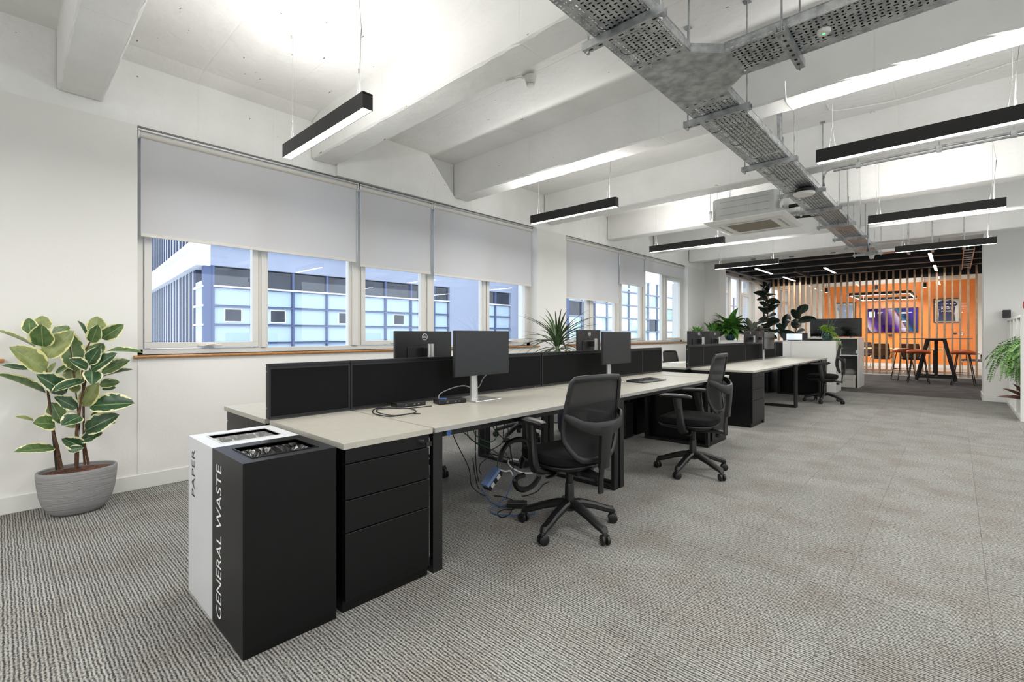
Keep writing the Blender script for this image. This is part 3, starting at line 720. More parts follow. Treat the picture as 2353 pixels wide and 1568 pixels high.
pedestal(1.0, 1.475, XPF, XF, 'black drawer pedestal with keys, standing against the two bins', True)
pedestal(5.215, 5.72, XPF, XF, 'black drawer pedestal at the far end of the near bank, behind the second chair')
pedestal(1.0, 1.475, XPB, XB, 'window-side drawer pedestal at the near end of the near bank')
pedestal(5.215, 5.72, XPB, XB, 'window-side drawer pedestal at the far end of the near bank')
pedestal(6.60, 7.09, XPF, XF, 'black drawer pedestal at the near end of the far bank')
pedestal(10.94, 11.45, XPF, XF, 'black drawer pedestal at the far end of the far bank')
pedestal(6.60, 7.09, XPB, XB - .1, 'window-side drawer pedestal at the near end of the far bank')
pedestal(10.94, 11.45, XPB, XB - .1, 'window-side drawer pedestal at the far end of the far bank')


def screen(y0, y1, label, z1=1.042):
    r = thing('desk_screen', label, 'desk screen', (-2.75, y0, 0), 0, 'black desk divider screens'); L = y1 - y0
    m = MB(); m.box(-.018, .018, .012, L - .012, .755, z1 - .03); m.build('fabric_panel', M['fabric'], r, bevel=.003)
    m = MB(); m.box(-.02, .02, 0, L, z1 - .03, z1 - .018).box(-.014, .014, 0, L, z1 - .018, z1 - .012).box(-.02, .02, 0, L, z1 - .012, z1); m.build('top_rail', M['rail'], r)
    m = MB(); m.box(-.02, .02, 0, L, .742, .755); m.build('bottom_rail', M['rail'], r)
    for a in (0, L - .012):
        m = MB(); m.box(-.02, .02, a, a + .012, .755, z1 - .03); e = m.build('post', M['rail'], r)
        ya = a - .001 if a == 0 else a + .013
    for z in (.80, 1.0):
        m = MB(); m.cyl((.0, -.003, z), (.0, 0, z), .006, 10); m.build('screw', M['chrome'], r, smooth=True)
        m = MB(); m.box(-.006, .006, .03, .045, .72, .742)
    return r


for a, b, t in [(1.0, 1.476, 'near bank, shortest screen beside the bins'), (1.48, 3.325, 'near bank, long screen behind the two docks'), (3.335, 5.215, 'near bank, long screen behind the keyboard'), (5.22, 5.724, 'near bank, short screen at the far end')]:
    screen(a, b, 'black fabric desk screen, ' + t)
for a, b, t in [(6.56, 7.09, 'far bank, short screen at the near end'), (7.095, 9.01, 'far bank, long screen, nearer one'), (9.015, 10.95, 'far bank, long screen behind the orange-reflecting monitor'), (10.955, 11.5, 'far bank, short screen at the far end')]:
    screen(a, b, 'dark fabric desk screen, ' + t, 1.06)


# ================================================================ MONITORS
def monitor(loc, rz, label, zc=.33, logo=True, group='desk monitors', W_=.54, H_=.315, portrait=False, scr=None):
    """stands at loc, screen faces local +X"""
    r = thing('monitor', label, 'monitor', loc, rz, group)
    w, h = (H_, W_) if portrait else (W_, H_)
    b = MB(); b.box(-.012, .012, -w / 2, w / 2, zc - h / 2, zc + h / 2).box(-.022, -.012, -w * .30, w * .30, zc - h * .42, zc + h * .12)
    hs = b.build('housing', M['plastic2'], r, bevel=.004)
    s_ = MB(); s_.box(.012, .0135, -w / 2 + .006, w / 2 - .006, zc - h / 2 + .016, zc + h / 2 - .006); s_.build('screen', scr or M['screen'], r)
    n = MB(); n.sweep([(-.085, 0, .006), (-.088, 0, .2), (-.088, 0, zc + .06)], [(.062, .03), (.055, .028), (.05, .026)], 12, up=(1, 0, 0), power=.5); n.build('neck', M['silver'], r, smooth=True)
    a = MB(); a.box(-.085, -.03, -.03, .03, zc - .03, zc + .03); a.build('arm', M['plastic'], r, bevel=.004)
    p = MB(); p.box(-.14, .07, -.125, .125, 0, .008); p.build('base', M['silver'], r, bevel=.003)
    if logo:
        k = MB(); nn_ = 32
        k.sweep([(-.0355 if abs(0) else -.0365, .024 * math.cos(2 * PI * i / nn_), zc + h * .5 - .045 + .024 * math.sin(2 * PI * i / nn_)) for i in range(nn_)], (.0045, .0012), 4, up=(1, 0, 0), closed=True)
        # the badge sits on the flat back above the bulge
        for i, v in enumerate(k.v): k.v[i] = (v[0] + .0235, v[1], v[2])
        k.build('badge_ring', M['white_ink'], r)
        me = text_mesh('DELL', .023, M['white_ink'], depth=.0003)
        xs = [v.co.x for v in me.vertices]; cx = (min(xs) + max(xs)) / 2
        for v in me.vertices: v.co.x = (v.co.x - cx) * .72; v.co.y -= .008
        put_mesh('badge_lettering', me, basis((0, -1, 0), (0, 0, 1), (-1, 0, 0), (-.0127, 0, zc + h * .5 - .045)), r)
    return r


monitor((-2.475, 2.352, ZT), 0, 'nearest desk monitor, dark screen facing the aisle', .337, False, W_=.53)
monitor((-2.475, 4.19, ZT), 0, 'monitor above the keyboard, facing the aisle past the first chair', .337, False)
for px, py, zz in ((0, 0, 0),): pass
monitor((-3.05, 2.27, ZT), PI, 'monitor seen from behind over the screen, back towards the two docks', .337)
monitor((-3.05, 4.56, ZT), PI + .1, 'monitor seen from behind beside the spiky plant', .365)
p_ = PT(1605, 762, x=-3.1); monitor((p_.x, p_.y, ZT), PI - .28, 'leftmost monitor of the far bank, seen from behind', .37)
p_ = PT(1641, 762, x=-3.1); monitor((p_.x, p_.y, ZT), PI + .02, 'second monitor of the far bank, seen from behind', .37)
p_ = PT(1723, 762, x=-3.1); monitor((p_.x, p_.y, ZT), PI - .1, 'third monitor of the far bank, back turned, before the grey-leaved plant', .39)
p_ = PT(1744, 762, x=-3.15); monitor((p_.x, p_.y, ZT), PI + .05, 'fourth monitor of the far bank, half hidden behind the third', .39)
p_ = PT(1766, 822, x=-2.52); pm_ = monitor((p_.x, p_.y, ZT), -.05, 'monitor on the far bank facing the aisle, reflecting the orange wall', .36, False, scr=M['tvscreen'])

# keyboard
def keyboard(loc, rz, label):
    r = thing('keyboard', label, 'keyboard', loc, rz)
    m = MB(); m.prism([(-.07, 0), (.07, 0), (.07, .012), (-.07, .022)], -.225, .225, mtx=basis((1, 0, 0), (0, 0, 1), (0, 1, 0), (0, 0, 0))); m.build('base', M['plastic'], r, bevel=.003)
    km = MB().box(-.0075, .0075, -.0075, .0075, 0, .006).mesh('key', M['plastic2'])
    for i in range(5):
        for j in range(20):
            o = D.objects.new('key', km); COL.objects.link(o); o.parent = r
            x = -.05 + i * .024; o.location = (x, -.205 + j * .0215, .0195 - (x + .07) * .0714)
    m = MB(); m.box(.068, .12, -.225, .225, 0, .01); m.build('palm_rest', M['plastic'], r, bevel=.004)
    return r


keyboard((-2.295, 4.43, ZT), -.05, 'black keyboard with palm rest on the grey desk')


def dock(loc, rz, label):
    r = thing('docking_station', label, 'dock', loc, rz, 'black docks on the near desk')
    m = MB(); m.box(-.045, .045, -.105, .105, .0, .030); m.build('housing', M['plastic'], r, bevel=.006)
    m = MB(); m.box(.045, .0458, -.07, .07, .008, .022); m.build('port_strip', M['black'], r)
    for y in (-.04, .02, .05):
        m = MB(); m.box(.0458, .0466, y - .006, y + .006, .012, .018); m.build('port', M['greycable'], r)
    return r


dock((-2.625, 1.83, ZT), -.12, 'black docking station beside the coiled cable')
dock((-2.53, 2.10, ZT), -.22, 'black docking station next to the nearest monitor foot, blue plug behind')


def cable(name, pts, r, mt, label, cat='cable', group=None, closed=False):
    # smooth the control points (Catmull-Rom)
    P_ = [Vector(p) for p in pts]; out = []
    for i in range(len(P_) - 1):
        p0, p1, p2, p3 = P_[max(i - 1, 0)], P_[i], P_[i + 1], P_[min(i + 2, len(P_) - 1)]
        for k in range(6):
            t = k / 6; out.append(.5 * ((2 * p1) + (p2 - p0) * t + (2 * p0 - 5 * p1 + 4 * p2 - p3) * t * t + (3 * p1 - p0 - 3 * p2 + p3) * t ** 3))
    out.append(P_[-1])
    m = MB(); m.tube(out, r, 6); o = m.build(name, mt, smooth=True)
    return tag(o, label, cat, group)


def dk(px, py, h=.004): return PT(px, py, z=ZT + h)
def fl_(px, py, h=.005): return PT(px, py, z=h)


cable('coiled_cable', [dk(966, 951), dk(940, 951), dk(900, 957), dk(866, 953), dk(856, 946), dk(868, 938), dk(905, 938), dk(940, 939), dk(956, 945, .008), dk(945, 951, .012), dk(905, 955, .012), dk(870, 949, .012), dk(868, 941, .01), dk(895, 937)], .0032, M['plastic'], 'coiled black cable lying on the desk before the left dock')
cable('short_cable', [dk(893, 937), dk(930, 939), dk(965, 936), dk(992, 933)], .003, M['plastic'], 'short black cable running between the two docks')
cable('display_cable', [(-2.60, 2.06, ZT + .02), PT(1012, 905, x=-2.62), PT(1040, 892, x=-2.63), PT(1065, 887, x=-2.62), PT(1084, 892, x=-2.6), PT(1100, 890, x=-2.58), PT(1110, 870, x=-2.54), PT(1118, 862, x=-2.52)], .004, M['greycable'], 'grey cable arching from the dock to the nearest monitor')
m = MB(); m.sweep([dk(1012, 917, .04), dk(1024, 917, .045)], (.02, .012), 6); tag(m.build('cable_plug', M['bluecable']), 'blue plug on top of the right dock', 'plug')

# ================================================================ TASK CHAIRS
def superloop(hw, hl, n, pw=.5):
    out = []
    for j in range(n):
        a = 2 * PI * j / n; c, s_ = math.cos(a), math.sin(a)
        out.append((math.copysign(abs(c) ** pw, c) * hw, math.copysign(abs(s_) ** pw, s_) * hl))
    return out


def loft(m, rings, cap=True):
    n = len(rings[0]); vs = [p for r_ in rings for p in r_]
    fs = [(i * n + j, i * n + (j + 1) % n, (i + 1) * n + (j + 1) % n, (i + 1) * n + j) for i in range(len(rings) - 1) for j in range(n)]
    if cap: fs += [tuple(range(n - 1, -1, -1)), tuple((len(rings) - 1) * n + j for j in range(n))]
    return m.add(vs, fs)


def back_y(x, z):       # surface of the back rest (front of chair is +Y)
    y = -.215 - .045 * max(0, (z - .62) / .33) ** 1.3 - .02 * max(0, (.62 - z) / .15)
    return y + .035 * (abs(x) / .22) ** 2


def task_chair(loc, rz, spin, label, dzb=0.0, group='black mesh task chairs'):
    spin = spin - rz
    r = thing('task_chair', label, 'chair', loc, rz, group)
    for k in range(5):
        a = spin + 2 * PI * k / 5; c, s_ = math.cos(a), math.sin(a)
        P3 = lambda q, z: (c * q, s_ * q, z)
        m = MB(); m.sweep([P3(.02, .155), P3(.08, .15), P3(.17, .125), P3(.25, .095), P3(.29, .085), P3(.305, .07)], [(.07, .055), (.062, .052), (.056, .048), (.054, .044), (.052, .044), (.04, .024)], 10, power=.8)
        m.build('leg', M['plastic'], r, smooth=True)
        m = MB(); ct = Vector(P3(.30, .030)); ax = Vector((-s_, c, 0)).lerp(Vector((c, s_, 0)), .3).normalized()
        for sg in (-1, 1): m.sweep([ct + ax * sg * .008, ct + ax * sg * .012, ct + ax * sg * .022, ct + ax * sg * .025], [(.056, .056), (.060, .060), (.060, .060), (.050, .050)], 16)
        m.cyl(ct - ax * .02, ct + ax * .02, .008, 8)
        m.sweep([ct + Vector((0, 0, .0)), ct + Vector((0, 0, .035)), P3(.30, .08)], [(.03, .034), (.03, .034), (.016, .016)], 8)
        m.build('caster', M['plastic'], r, smooth=True)
    m = MB(); m.lathe([(.036, .115), (.036, .17), (.034, .18)], 20); m.build('hub', M['plastic'], r, smooth=True)
    m = MB(); m.lathe([(.031, .16), (.028, .28), (.026, .285), (.023, .287), (.023, .38), (.03, .385)], 20); m.build('gas_lift', M['plastic'], r, smooth=True)
    # seat
    n = 36; R_ = []
    for z, k in ((.425, .80), (.428, .93), (.44, .985), (.465, 1.0), (.482, .975), (.492, .90), (.497, .7), (.493, .3)):
        lp = superloop(.245 * k, .245 * k, n, .62); R_.append([(x, y + .035, z + .012 * (abs(x) / .245) ** 2 * (k > .5) - .018 * max(0, (y - .13) / .11) ** 2 * (z > .45)) for x, y in lp])
    loft(MB() if 0 else (m := MB()), R_); m.build('seat', M['seat'], r, smooth=True)
    R_ = []
    for z, k in ((.395, .62), (.40, .80), (.412, .93), (.428, .975), (.434, .97)):
        lp = superloop(.24 * k, .24 * k, n, .62); R_.append([(x, y + .035, z) for x, y in lp])
    m = MB(); loft(m, R_); m.build('seat_shell', M['plastic2'], r, smooth=True)
    m = MB(); m.box(-.07, .07, -.14, .1, .365, .40); m.sweep([(0, -.10, .385), (0, -.22, .375), (0, -.262, .375)], [(.09, .03), (.07, .03), (.06, .03)], 8, power=.5); m.build('mechanism', M['plastic'], r, smooth=True)
    for sx in (-1, 1):
        m = MB(); m.sweep([(sx * .07, -.02, .375), (sx * .14, -.02, .37)], (.012, .012), 6); m.sweep([(sx * .13, -.02, .365), (sx * .16, -.02, .355), (sx * .20, -.02, .352)], [(.026, .026), (.036, .018), (.03, .012)], 8); m.build('lever', M['plastic'], r, smooth=True)
    m = MB(); m.lathe([(.012, 0), (.026, .008), (.026, .03), (.016, .038)], 12, c=(.05, -.2, .315)); m.build('tension_knob', M['plastic'], r, smooth=True)
    # back frame loop
    prof = [(.0, .955), (.12, .953), (.178, .948), (.197, .93), (.203, .88), (.212, .80), (.219, .72), (.222, .66), (.214, .60), (.190, .555), (.150, .505), (.110, .482), (.05, .476)]
    loop = [(x, z) for x, z in prof] + [(0, .476)] + [(-x, z) for x, z in reversed(prof[1:])]
    lo3 = [(x, back_y(x, z), z) for x, z in loop]
    wh = [(.030 if .5 < z < .94 else .036, .020) for x, z in loop]
    m = MB(); m.sweep(lo3, wh, 8, up=(0, 1, 0), closed=True, power=.7); m.build('back_frame', M['plastic2'], r, smooth=True)
    # woven back panel
    m = MB(); nz, nx = 14, 8; vs = []
    def hw_at(z):
        for (xa, za), (xb, zb) in zip(prof, prof[1:]):
            if zb <= z <= za: return xa + (xb - xa) * (za - z) / max(za - zb, 1e-6)
        return .1
    for i in range(nz + 1):
        z = .480 + (.952 - .480) * i / nz; hwz = hw_at(z)
        for j in range(nx + 1):
            x = hwz * (2 * j / nx - 1); vs.append((x, back_y(x, z) + .004, z))
    m.add(vs, [(i * (nx + 1) + j, i * (nx + 1) + j + 1, (i + 1) * (nx + 1) + j + 1, (i + 1) * (nx + 1) + j) for i in range(nz) for j in range(nx)])
    m.build('back_mesh', M['mesh'], r, smooth=True)
    # yoke and spine behind the back
    m = MB()
    ypts = [(-.222, back_y(.222, .735) - .0, .745), (-.205, -.235, .725), (-.16, -.272, .695), (-.08, -.298, .672), (0, -.305, .665), (.08, -.298, .672), (.16, -.272, .695), (.205, -.235, .725), (.222, back_y(.222, .735), .745)]
    m.sweep(ypts, [(.016, .03), (.02, .05), (.022, .055), (.026, .075), (.03, .09), (.026, .075), (.022, .055), (.02, .05), (.016, .03)], 8, power=.6)
    m.sweep([(0, -.305, .68), (0, -.300, .62), (0, -.292, .52), (0, -.285, .44)], [(.11, .03), (.085, .038), (.078, .038), (.076, .036)], 8, up=(0, 1, 0), power=.5)
    m.build('back_bracket', M['plastic2'], r, smooth=True)
    m = MB(); m.sweep([(0, -.272, .47), (0, -.268, .40), (0, -.262, .37), (0, -.262, .285)], (.038, .018), 8, up=(0, 1, 0), power=.5); m.build('height_bar', M['plastic'], r, smooth=True)
    for sx in (-1, 1):
        m = MB(); m.sweep([(sx * .275, -.075, .682), (sx * .277, -.05, .688), (sx * .278, .06, .69), (sx * .272, .16, .688), (sx * .262, .19, .68)], [(.05, .02), (.078, .03), (.088, .034), (.078, .03), (.05, .018)], 12, power=.75); m.build('arm_pad', M['plastic'], r, smooth=True)
        m = MB(); m.sweep([(sx * .272, .045, .672), (sx * .276, .035, .60), (sx * .279, .02, .52), (sx * .279, .01, .45), (sx * .268, .005, .405), (sx * .225, .0, .385), (sx * .12, 0, .385)], [(.075, .044), (.066, .042), (.060, .044), (.068, .050), (.068, .046), (.066, .034), (.06, .02)], 10, up=(sx, 0, 0), power=.7); ap = m.build('arm_post', M['plastic'], r, smooth=True)
        m = MB(); m.cyl((sx * .295, .028, .575), (sx * .303, .028, .575), .013, 12); m.build('button', M['plastic'], ap, smooth=True)
    for o in r.children:
        if o.name.startswith(('back_', 'height_bar')): o.location.z += dzb
    return r


# local +Y is the front of a chair; heading -X needs +90 degrees
H90 = PI / 2
ch = task_chair((-1.76, 2.42, 0), H90 - math.radians(11), math.radians(-12), 'nearest black mesh task chair on the aisle side of the desks')
def chair(loc, rz, label): return dup(ch, loc, rz, label)
task_chair((-1.69, 4.15, 0), H90 + math.radians(5), math.radians(-20), 'second black mesh task chair on the aisle, before the drawer pedestal', .075)
task_chair((-1.72, 10.03, 0), H90 + math.radians(6), math.radians(-18), 'third black mesh task chair on the aisle, by the white cabinets', .07)
chair((-3.72, 4.15, 0), -H90 + .5, 'black task chair on the window side, its base seen under the near desks')
chair((-3.41, 2.42, 0), -H90 - .15, 'black task chair on the window side nearest the bins, one caster showing')
c_ = chair((-3.95, 9.0, 0), -H90 - .3, 'black task chair on the window side of the far bank'); c_.scale = (.92, .92, .92)
chair((-3.55, 10.2, 0), -H90, 'black task chair on the window side at the far end')

# ================================================================ PENDANT LAMPS
def area(name, parent, loc, sx, sy, power, up=False, col=(1, .975, .945)):
    l = D.lights.new(name, 'AREA'); l.shape = 'RECTANGLE'; l.size = sx; l.size_y = sy; l.energy = power; l.color = col
    o = D.objects.new(name, l); COL.objects.link(o); o.parent = parent; o.location = loc
    if up: o.rotation_euler = (PI, 0, 0)
    return o


def pendant(xc, y, zt, label, L=1.13, group='black linear pendant lamps'):
    r = thing('pendant_lamp', label, 'lamp', (xc, y, zt), 0, group)
    m = MB(); m.box(-L / 2, L / 2, -.032, -.028, -.095, 0).box(-L / 2, L / 2, .028, .032, -.095, 0).box(-L / 2, -L / 2 + .004, -.028, .028, -.095, 0).box(L / 2 - .004, L / 2, -.028, .028, -.095, 0).box(-L / 2, L / 2, -.028, .028, -.012, -.008)
    m.build('housing', M['lampbody'], r)
    m = MB(); m.box(-L / 2 + .004, L / 2 - .004, -.028, .028, -.094, -.09); m.build('diffuser', M['lampglow'], r)
    for sx in (-1, 1):
        a = sx * (L / 2 - .10)
        m = MB(); m.tube([(a, 0, .16), (a, 0, CEIL - zt - .02)], .0012, 5)
        for q in (-.02, .02): m.tube([(a + q, 0, 0), (a, 0, .16)], .001, 5)
        m.build('suspension_wire', M['silver'], r)
        m = MB(); m.cyl((a, 0, CEIL - zt - .03), (a, 0, CEIL - zt), .012, 10); m.build('ceiling_fixing', M['frame'], r)
        m = MB(); m.cyl((a, 0, .145), (a, 0, .175), .004, 8); m.build('wire_gripper', M['silver'], r)
    a = L / 2 - .09
    m = MB(); m.tube([(a, 0, 0), (a + .004, 0, .2), (a + .02, 0, .4), (a - .008, 0, .6), (a, 0, CEIL - zt)], .0028, 6); m.build('supply_cable', M['white_plastic'], r, smooth=True)
    area('down_light', r, (0, 0, -.098), L - .02, .05, LAMP_DOWN)
    area('up_light', r, (0, 0, .004), L - .02, .05, LAMP_UP, True)
    return r


ZL = 2.595
for xc, y, t in [(-3.045, 1.45, 'nearest black linear pendant, over the first desks by the window'), (-3.08, 4.27, 'black linear pendant in the window row, second from the near end'), (-2.97, 7.01, 'black linear pendant in the window row, third from the near end'), (-2.93, 9.68, 'black linear pendant in the window row, farthest, before the opening'),
                 (-.21, 4.235, 'black linear pendant running out of the picture at the right'), (-.19, 6.97, 'black linear pendant in the right row, second one'), (-.14, 9.66, 'black linear pendant in the right row, farthest, before the opening')]:
    pendant(xc, y, ZL, t)
for xc, y, t in [(-.21, 1.45, 'right above the viewpoint'), (2.6, 1.45, 'right of the viewpoint'), (2.6, 4.25, 'beside the long right-hand pendant'), (2.6, 7.0, 'over the unseen right side, third along'), (2.6, 9.7, 'over the unseen right side, near the end wall'), (-3.05, -1.4, 'by the windows, just behind the viewpoint'), (-.2, -1.4, 'just behind the viewpoint'), (2.6, -1.4, 'behind and right of the viewpoint'), (-3.05, -3.9, 'by the windows at the near wall'), (-.2, -3.9, 'at the middle of the near wall'), (2.6, -3.9, 'at the right of the near wall')]:
    pendant(xc, y, ZL, 'black linear pendant out of view, ' + t, group='pendants out of view')

# ================================================================ CABLE TRAY
def slots(m, o, ux, uy, nx, ny, cx, cy, a, b, alt=True, skip=None):
    """sheet of nx*ny cells each with an eight-sided slot; o origin, ux/uy unit vectors"""
    o, ux, uy = Vector(o), Vector(ux), Vector(uy)
    for i in range(nx):
        for j in range(ny):
            c = o + ux * (cx * (i + .5)) + uy * (cy * (j + .5))
            hx, hy = cx / 2, cy / 2
            sa, sb = (a, b) if (not alt or (i + j) % 2) else (b, a)
            if skip and skip(i, j):
                m.add([c - ux * hx - uy * hy, c + ux * hx - uy * hy, c + ux * hx + uy * hy, c - ux * hx + uy * hy], [(0, 1, 2, 3)]); continue
            q = .55
            outer = [(hx, -hy), (hx, 0), (hx, hy), (0, hy), (-hx, hy), (-hx, 0), (-hx, -hy), (0, -hy)]
            inner = [(sa * .9, -sb * .9 * .8), (sa, 0), (sa * .9, sb * .9 * .8), (0, sb), (-sa * .9, sb * .9 * .8), (-sa, 0), (-sa * .9, -sb * .9 * .8), (0, -sb)]
            vs = [c + ux * x + uy * y for x, y in outer + inner]
            m.add(vs, [(k, (k + 1) % 8, 8 + (k + 1) % 8, 8 + k) for k in range(8)])


ZR = 2.70; TX0, TX1 = -1.335, -1.03
ct = thing('cable_tray', 'galvanised perforated cable tray with a tee branch hanging from the ceiling', 'cable tray', (0, 0, ZR))
wT = TX1 - TX0


def run(name, x0, y0, dx, dy, L, flanges=(1, 1)):
    """perforated length of tray starting at a corner, running dx,dy; width to its left"""
    u = Vector((dx, dy, 0)); v = Vector((-dy, dx, 0)); n = int(round(L / .0265)); cl = L / n
    m = MB(); slots(m, (x0, y0, 0), u, v, n, 11, cl, wT / 11, .0098, .0047, skip=lambda i, j: j in (2, 8) and i % 4 == 0 or i % 46 == 0)
    m.build(name, M['galv'], ct)
    for s_, f in ((0, flanges[0]), (wT, flanges[1])):
        if not f: continue
        o_ = Vector((x0, y0, 0)) + v * s_
        m = MB(); slots(m, o_, u, (0, 0, 1), n, 2, cl, .025, .008, .003, alt=False, skip=lambda i, j: j == 1 and i % 2 == 0)
        m.sweep([o_ + Vector((0, 0, .05)), o_ + u * L + Vector((0, 0, .05))], (.006, .006), 6)
        m.build('side_flange', M['galv'], ct)


run('perforated_floor', TX1, -1.0, 0, 1, 3.42)              # up to the tee (y=2.42)
run('perforated_floor', TX1, 3.12, 0, 1, 5.0)
run('perforated_floor', TX1, 8.12, 0, 1, 2.75)
run('perforated_floor', -.90, 2.625, 1, 0, 3.6)
# plain tee plate with mitred corners
TP = [(TX0, 2.42), (TX1, 2.42), (TX1 - 0, 2.50), (-.90, 2.63), (-.90, 2.925), (TX1, 3.05), (TX1, 3.12), (TX0, 3.12)]
m = MB(); m.prism(TP, -.0012, .0); m.build('tee_plate', M['galv'], ct)
for a, b in [((TX1, 2.42), (TX1, 2.50)), ((TX1, 2.50), (-.90, 2.63)), ((-.90, 2.925), (TX1, 3.05)), ((TX1, 3.05), (TX1, 3.12)), ((TX0, 2.42), (TX0, 3.12))]:
    a3, b3 = Vector((a[0], a[1], .025)), Vector((b[0], b[1], .025)); m = MB(); m.sweep([a3, b3], (.003, .05), 4, power=.3); m.build('tee_flange', M['galv'], ct)
for k in range(5):
    for yy in (2.45, 3.09):
        m = MB(); m.box(TX0 + .03 + k * .055, TX0 + .05 + k * .055, yy - .003, yy + .003, -.0022, -.0012); m.build('slot_mark', M['black'], ct)
m = MB(); m.add([(-1.03, 2.70, -.0025), (-.985, 2.80, -.0025), (-1.0, 2.84, -.0025), (-1.05, 2.72, -.0025)], [(0, 3, 2, 1)])
# cross channels with drop rods
chm = MB(); Lc = .44
chm.box(0, Lc, -.0205, .0205, -.003, -.0).box(0, Lc, -.0205, -.0185, -.032, -.003).box(0, Lc, .0185, .0205, -.032, -.003)
chm2 = MB()
for i, (y, zoff) in enumerate([(.7, 0), (2.06, 0), (3.30, 0), (4.54, 0), (5.70, 0), (6.65, 0), (7.70, 0), (8.85, 0), (9.92, 0), (10.85, 0)]):
    m = MB(); x0 = -1.405
    m.box(x0, x0 + Lc, y - .0205, y - .0185, -.043, -.003).box(x0, x0 + Lc, y + .0185, y + .0205, -.043, -.003).box(x0, x0 + Lc, y - .0185, y + .0185, -.043, -.040)
    c = m.build('support_channel', M['galv'], ct)
    if y < 6:
        for k in range(7):
            m = MB(); m.box(x0 + .03 + k * .058, x0 + .052 + k * .058, y - .005, y + .005, -.0436, -.043); m.build('channel_slot', M['black'], c)
    for xr in (x0 + .025, x0 + Lc - .025):
        m = MB(); m.cyl((xr, y, -.065), (xr, y, CEIL - ZR), .0048, 8); m.build('drop_rod', M['galv'], ct, smooth=True)
        m = MB(); m.cyl((xr, y, -.060), (xr, y, -.0436), .011, 6); m.build('nut', M['chrome'], ct)
        m = MB(); m.box(xr - .022, xr + .022, y - .022, y + .022, CEIL - ZR - .006, CEIL - ZR); m.build('ceiling_plate', M['galv'], ct)
for x in (-.62, .55):       # channels under the branch run across it
    y0 = 2.56
    m = MB(); m.box(x - .0205, x - .0185, y0, y0 + .43, -.043, -.003).box(x + .0185, x + .0205, y0, y0 + .43, -.043, -.003).box(x - .0185, x + .0185, y0, y0 + .43, -.043, -.040)
    c = m.build('support_channel', M['galv'], ct)
    for k in range(7):
        m = MB(); m.box(x - .007, x + .007, y0 + .03 + k * .055, y0 + .05 + k * .055, -.0436, -.043); m.build('channel_slot', M['black'], c)
    for yr in (y0 + .03, y0 + .40):
        m = MB(); m.cyl((x, yr, -.065), (x, yr, CEIL - ZR), .0048, 8); m.build('drop_rod', M['galv'], ct, smooth=True)
m = MB(); m.cyl((TX1 - .01, 2.50, 0), (TX1 - .01, 2.50, CEIL - ZR), .0048, 8); m.build('drop_rod', M['galv'], ct, smooth=True)
# cable ties looping under the tray
for i, (x, y, rr) in enumerate([(-1.25, 2.25, .045), (-1.22, 2.0, .055), (-1.28, 3.55, .04), (-1.24, 3.9, .045), (-1.22, 4.3, .045), (-1.25, 4.8, .04), (-1.2, 5.05, .045), (-1.24, 5.95, .05), (-.79, 2.77, .045)]):
    n_ = 14; pts = [(x + rr * math.cos(PI * k / n_), y + .4 * rr * math.cos(PI * k / n_), .004 - .035 * math.sin(PI * k / n_)) for k in range(n_ + 1)]
    m = MB(); m.tube(pts, .0016, 5); m.build('cable_tie', M['black'], ct, smooth=True)
# bolts
for i, (x, y) in enumerate([(-1.28, 2.39), (-1.18, 2.39), (-1.08, 2.39), (-1.28, 3.15), (-1.18, 3.15), (-1.08, 3.15), (-.87, 2.68), (-.87, 2.77), (-.87, 2.87)]):
    m = MB(); m.cyl((x, y, -.008), (x, y, -.0), .008, 8); m.build('bolt', M['chrome'], ct)
# cables lying in the tray
m = MB()
for k in range(13):
    x = TX0 + .075 + .0165 * k; m.tube([(x + .004 * math.sin(y * 2.1 + k), y, .014 + .006 * (k % 2)) for y in [-.9 + .5 * q for q in range(24)]], .0095, 6)
for k in range(13):
    y = 2.68 + .0165 * k; m.tube([(x, y + .004 * math.sin(x * 3 + k), .014 + .006 * (k % 2)) for x in [-1.1 + .4 * q for q in range(10)]], .0095, 6)
o = m.build('cable_bundle', M['plastic'], ct, smooth=True); o['kind'] = 'stuff'
# end branch towards the right (salmon tray)
eb = thing('copper_pipe_tray', 'salmon-coloured service tray crossing the opening at the end of the cable tray', 'cable tray', (0, 11.02, 2.70))
m = MB(); m.box(-1.3, .15, -.13, .13, -.004, 0); m.build('tray_floor', M['copper'], eb)
for s_ in (-1, 1):
    m = MB(); m.box(-1.3, .15, s_ * .13 - .003, s_ * .13 + .003, -.004, .045); m.build('side_flange', M['white_plastic'], eb)
for x in (-.62, -.3, .1):
    m = MB(); m.box(x - .02, x + .02, -.18, .18, -.045, -.005); m.build('support_channel', M['galv'], eb)
    for s_ in (-1, 1):
        m = MB(); m.cyl((x, s_ * .155, -.06), (x, s_ * .155, CEIL - 2.70 - .001), .005, 8); m.build('drop_rod', M['galv'], eb, smooth=True)

# access point, little sensor, smoke detectors
r = thing('ceiling_access_point', 'white oval access point under the cable tray', 'access point', (-1.13, 5.58, 2.645))
m = MB(); m.lathe([(.03, -.03), (.085, -.026), (.098, -.012), (.095, .0), (.08, .004)], 28, sx=1, sy=1); m.build('cover', M['white_plastic'], r, smooth=True)
m = MB(); m.lathe([(.07, .004), (.08, .03), (.05, .05)], 20, sx=1.1); m.build('bracket', M['black'], r, smooth=True)
p_ = PT(1893, 74, z=ZR - .012)
r = thing('sensor_disc', 'small white disc with a green light under the branch tray', 'sensor', tuple(p_))
m = MB(); m.lathe([(.018, -.008), (.026, -.006), (.030, 0), (.030, .01)], 20); m.build('cover', M['white_plastic'], r, smooth=True)
m = MB(); m.lathe([(.002, -.0105), (.006, -.009), (.007, -.006)], 10); m.build('led', M['green_led'], r, smooth=True)


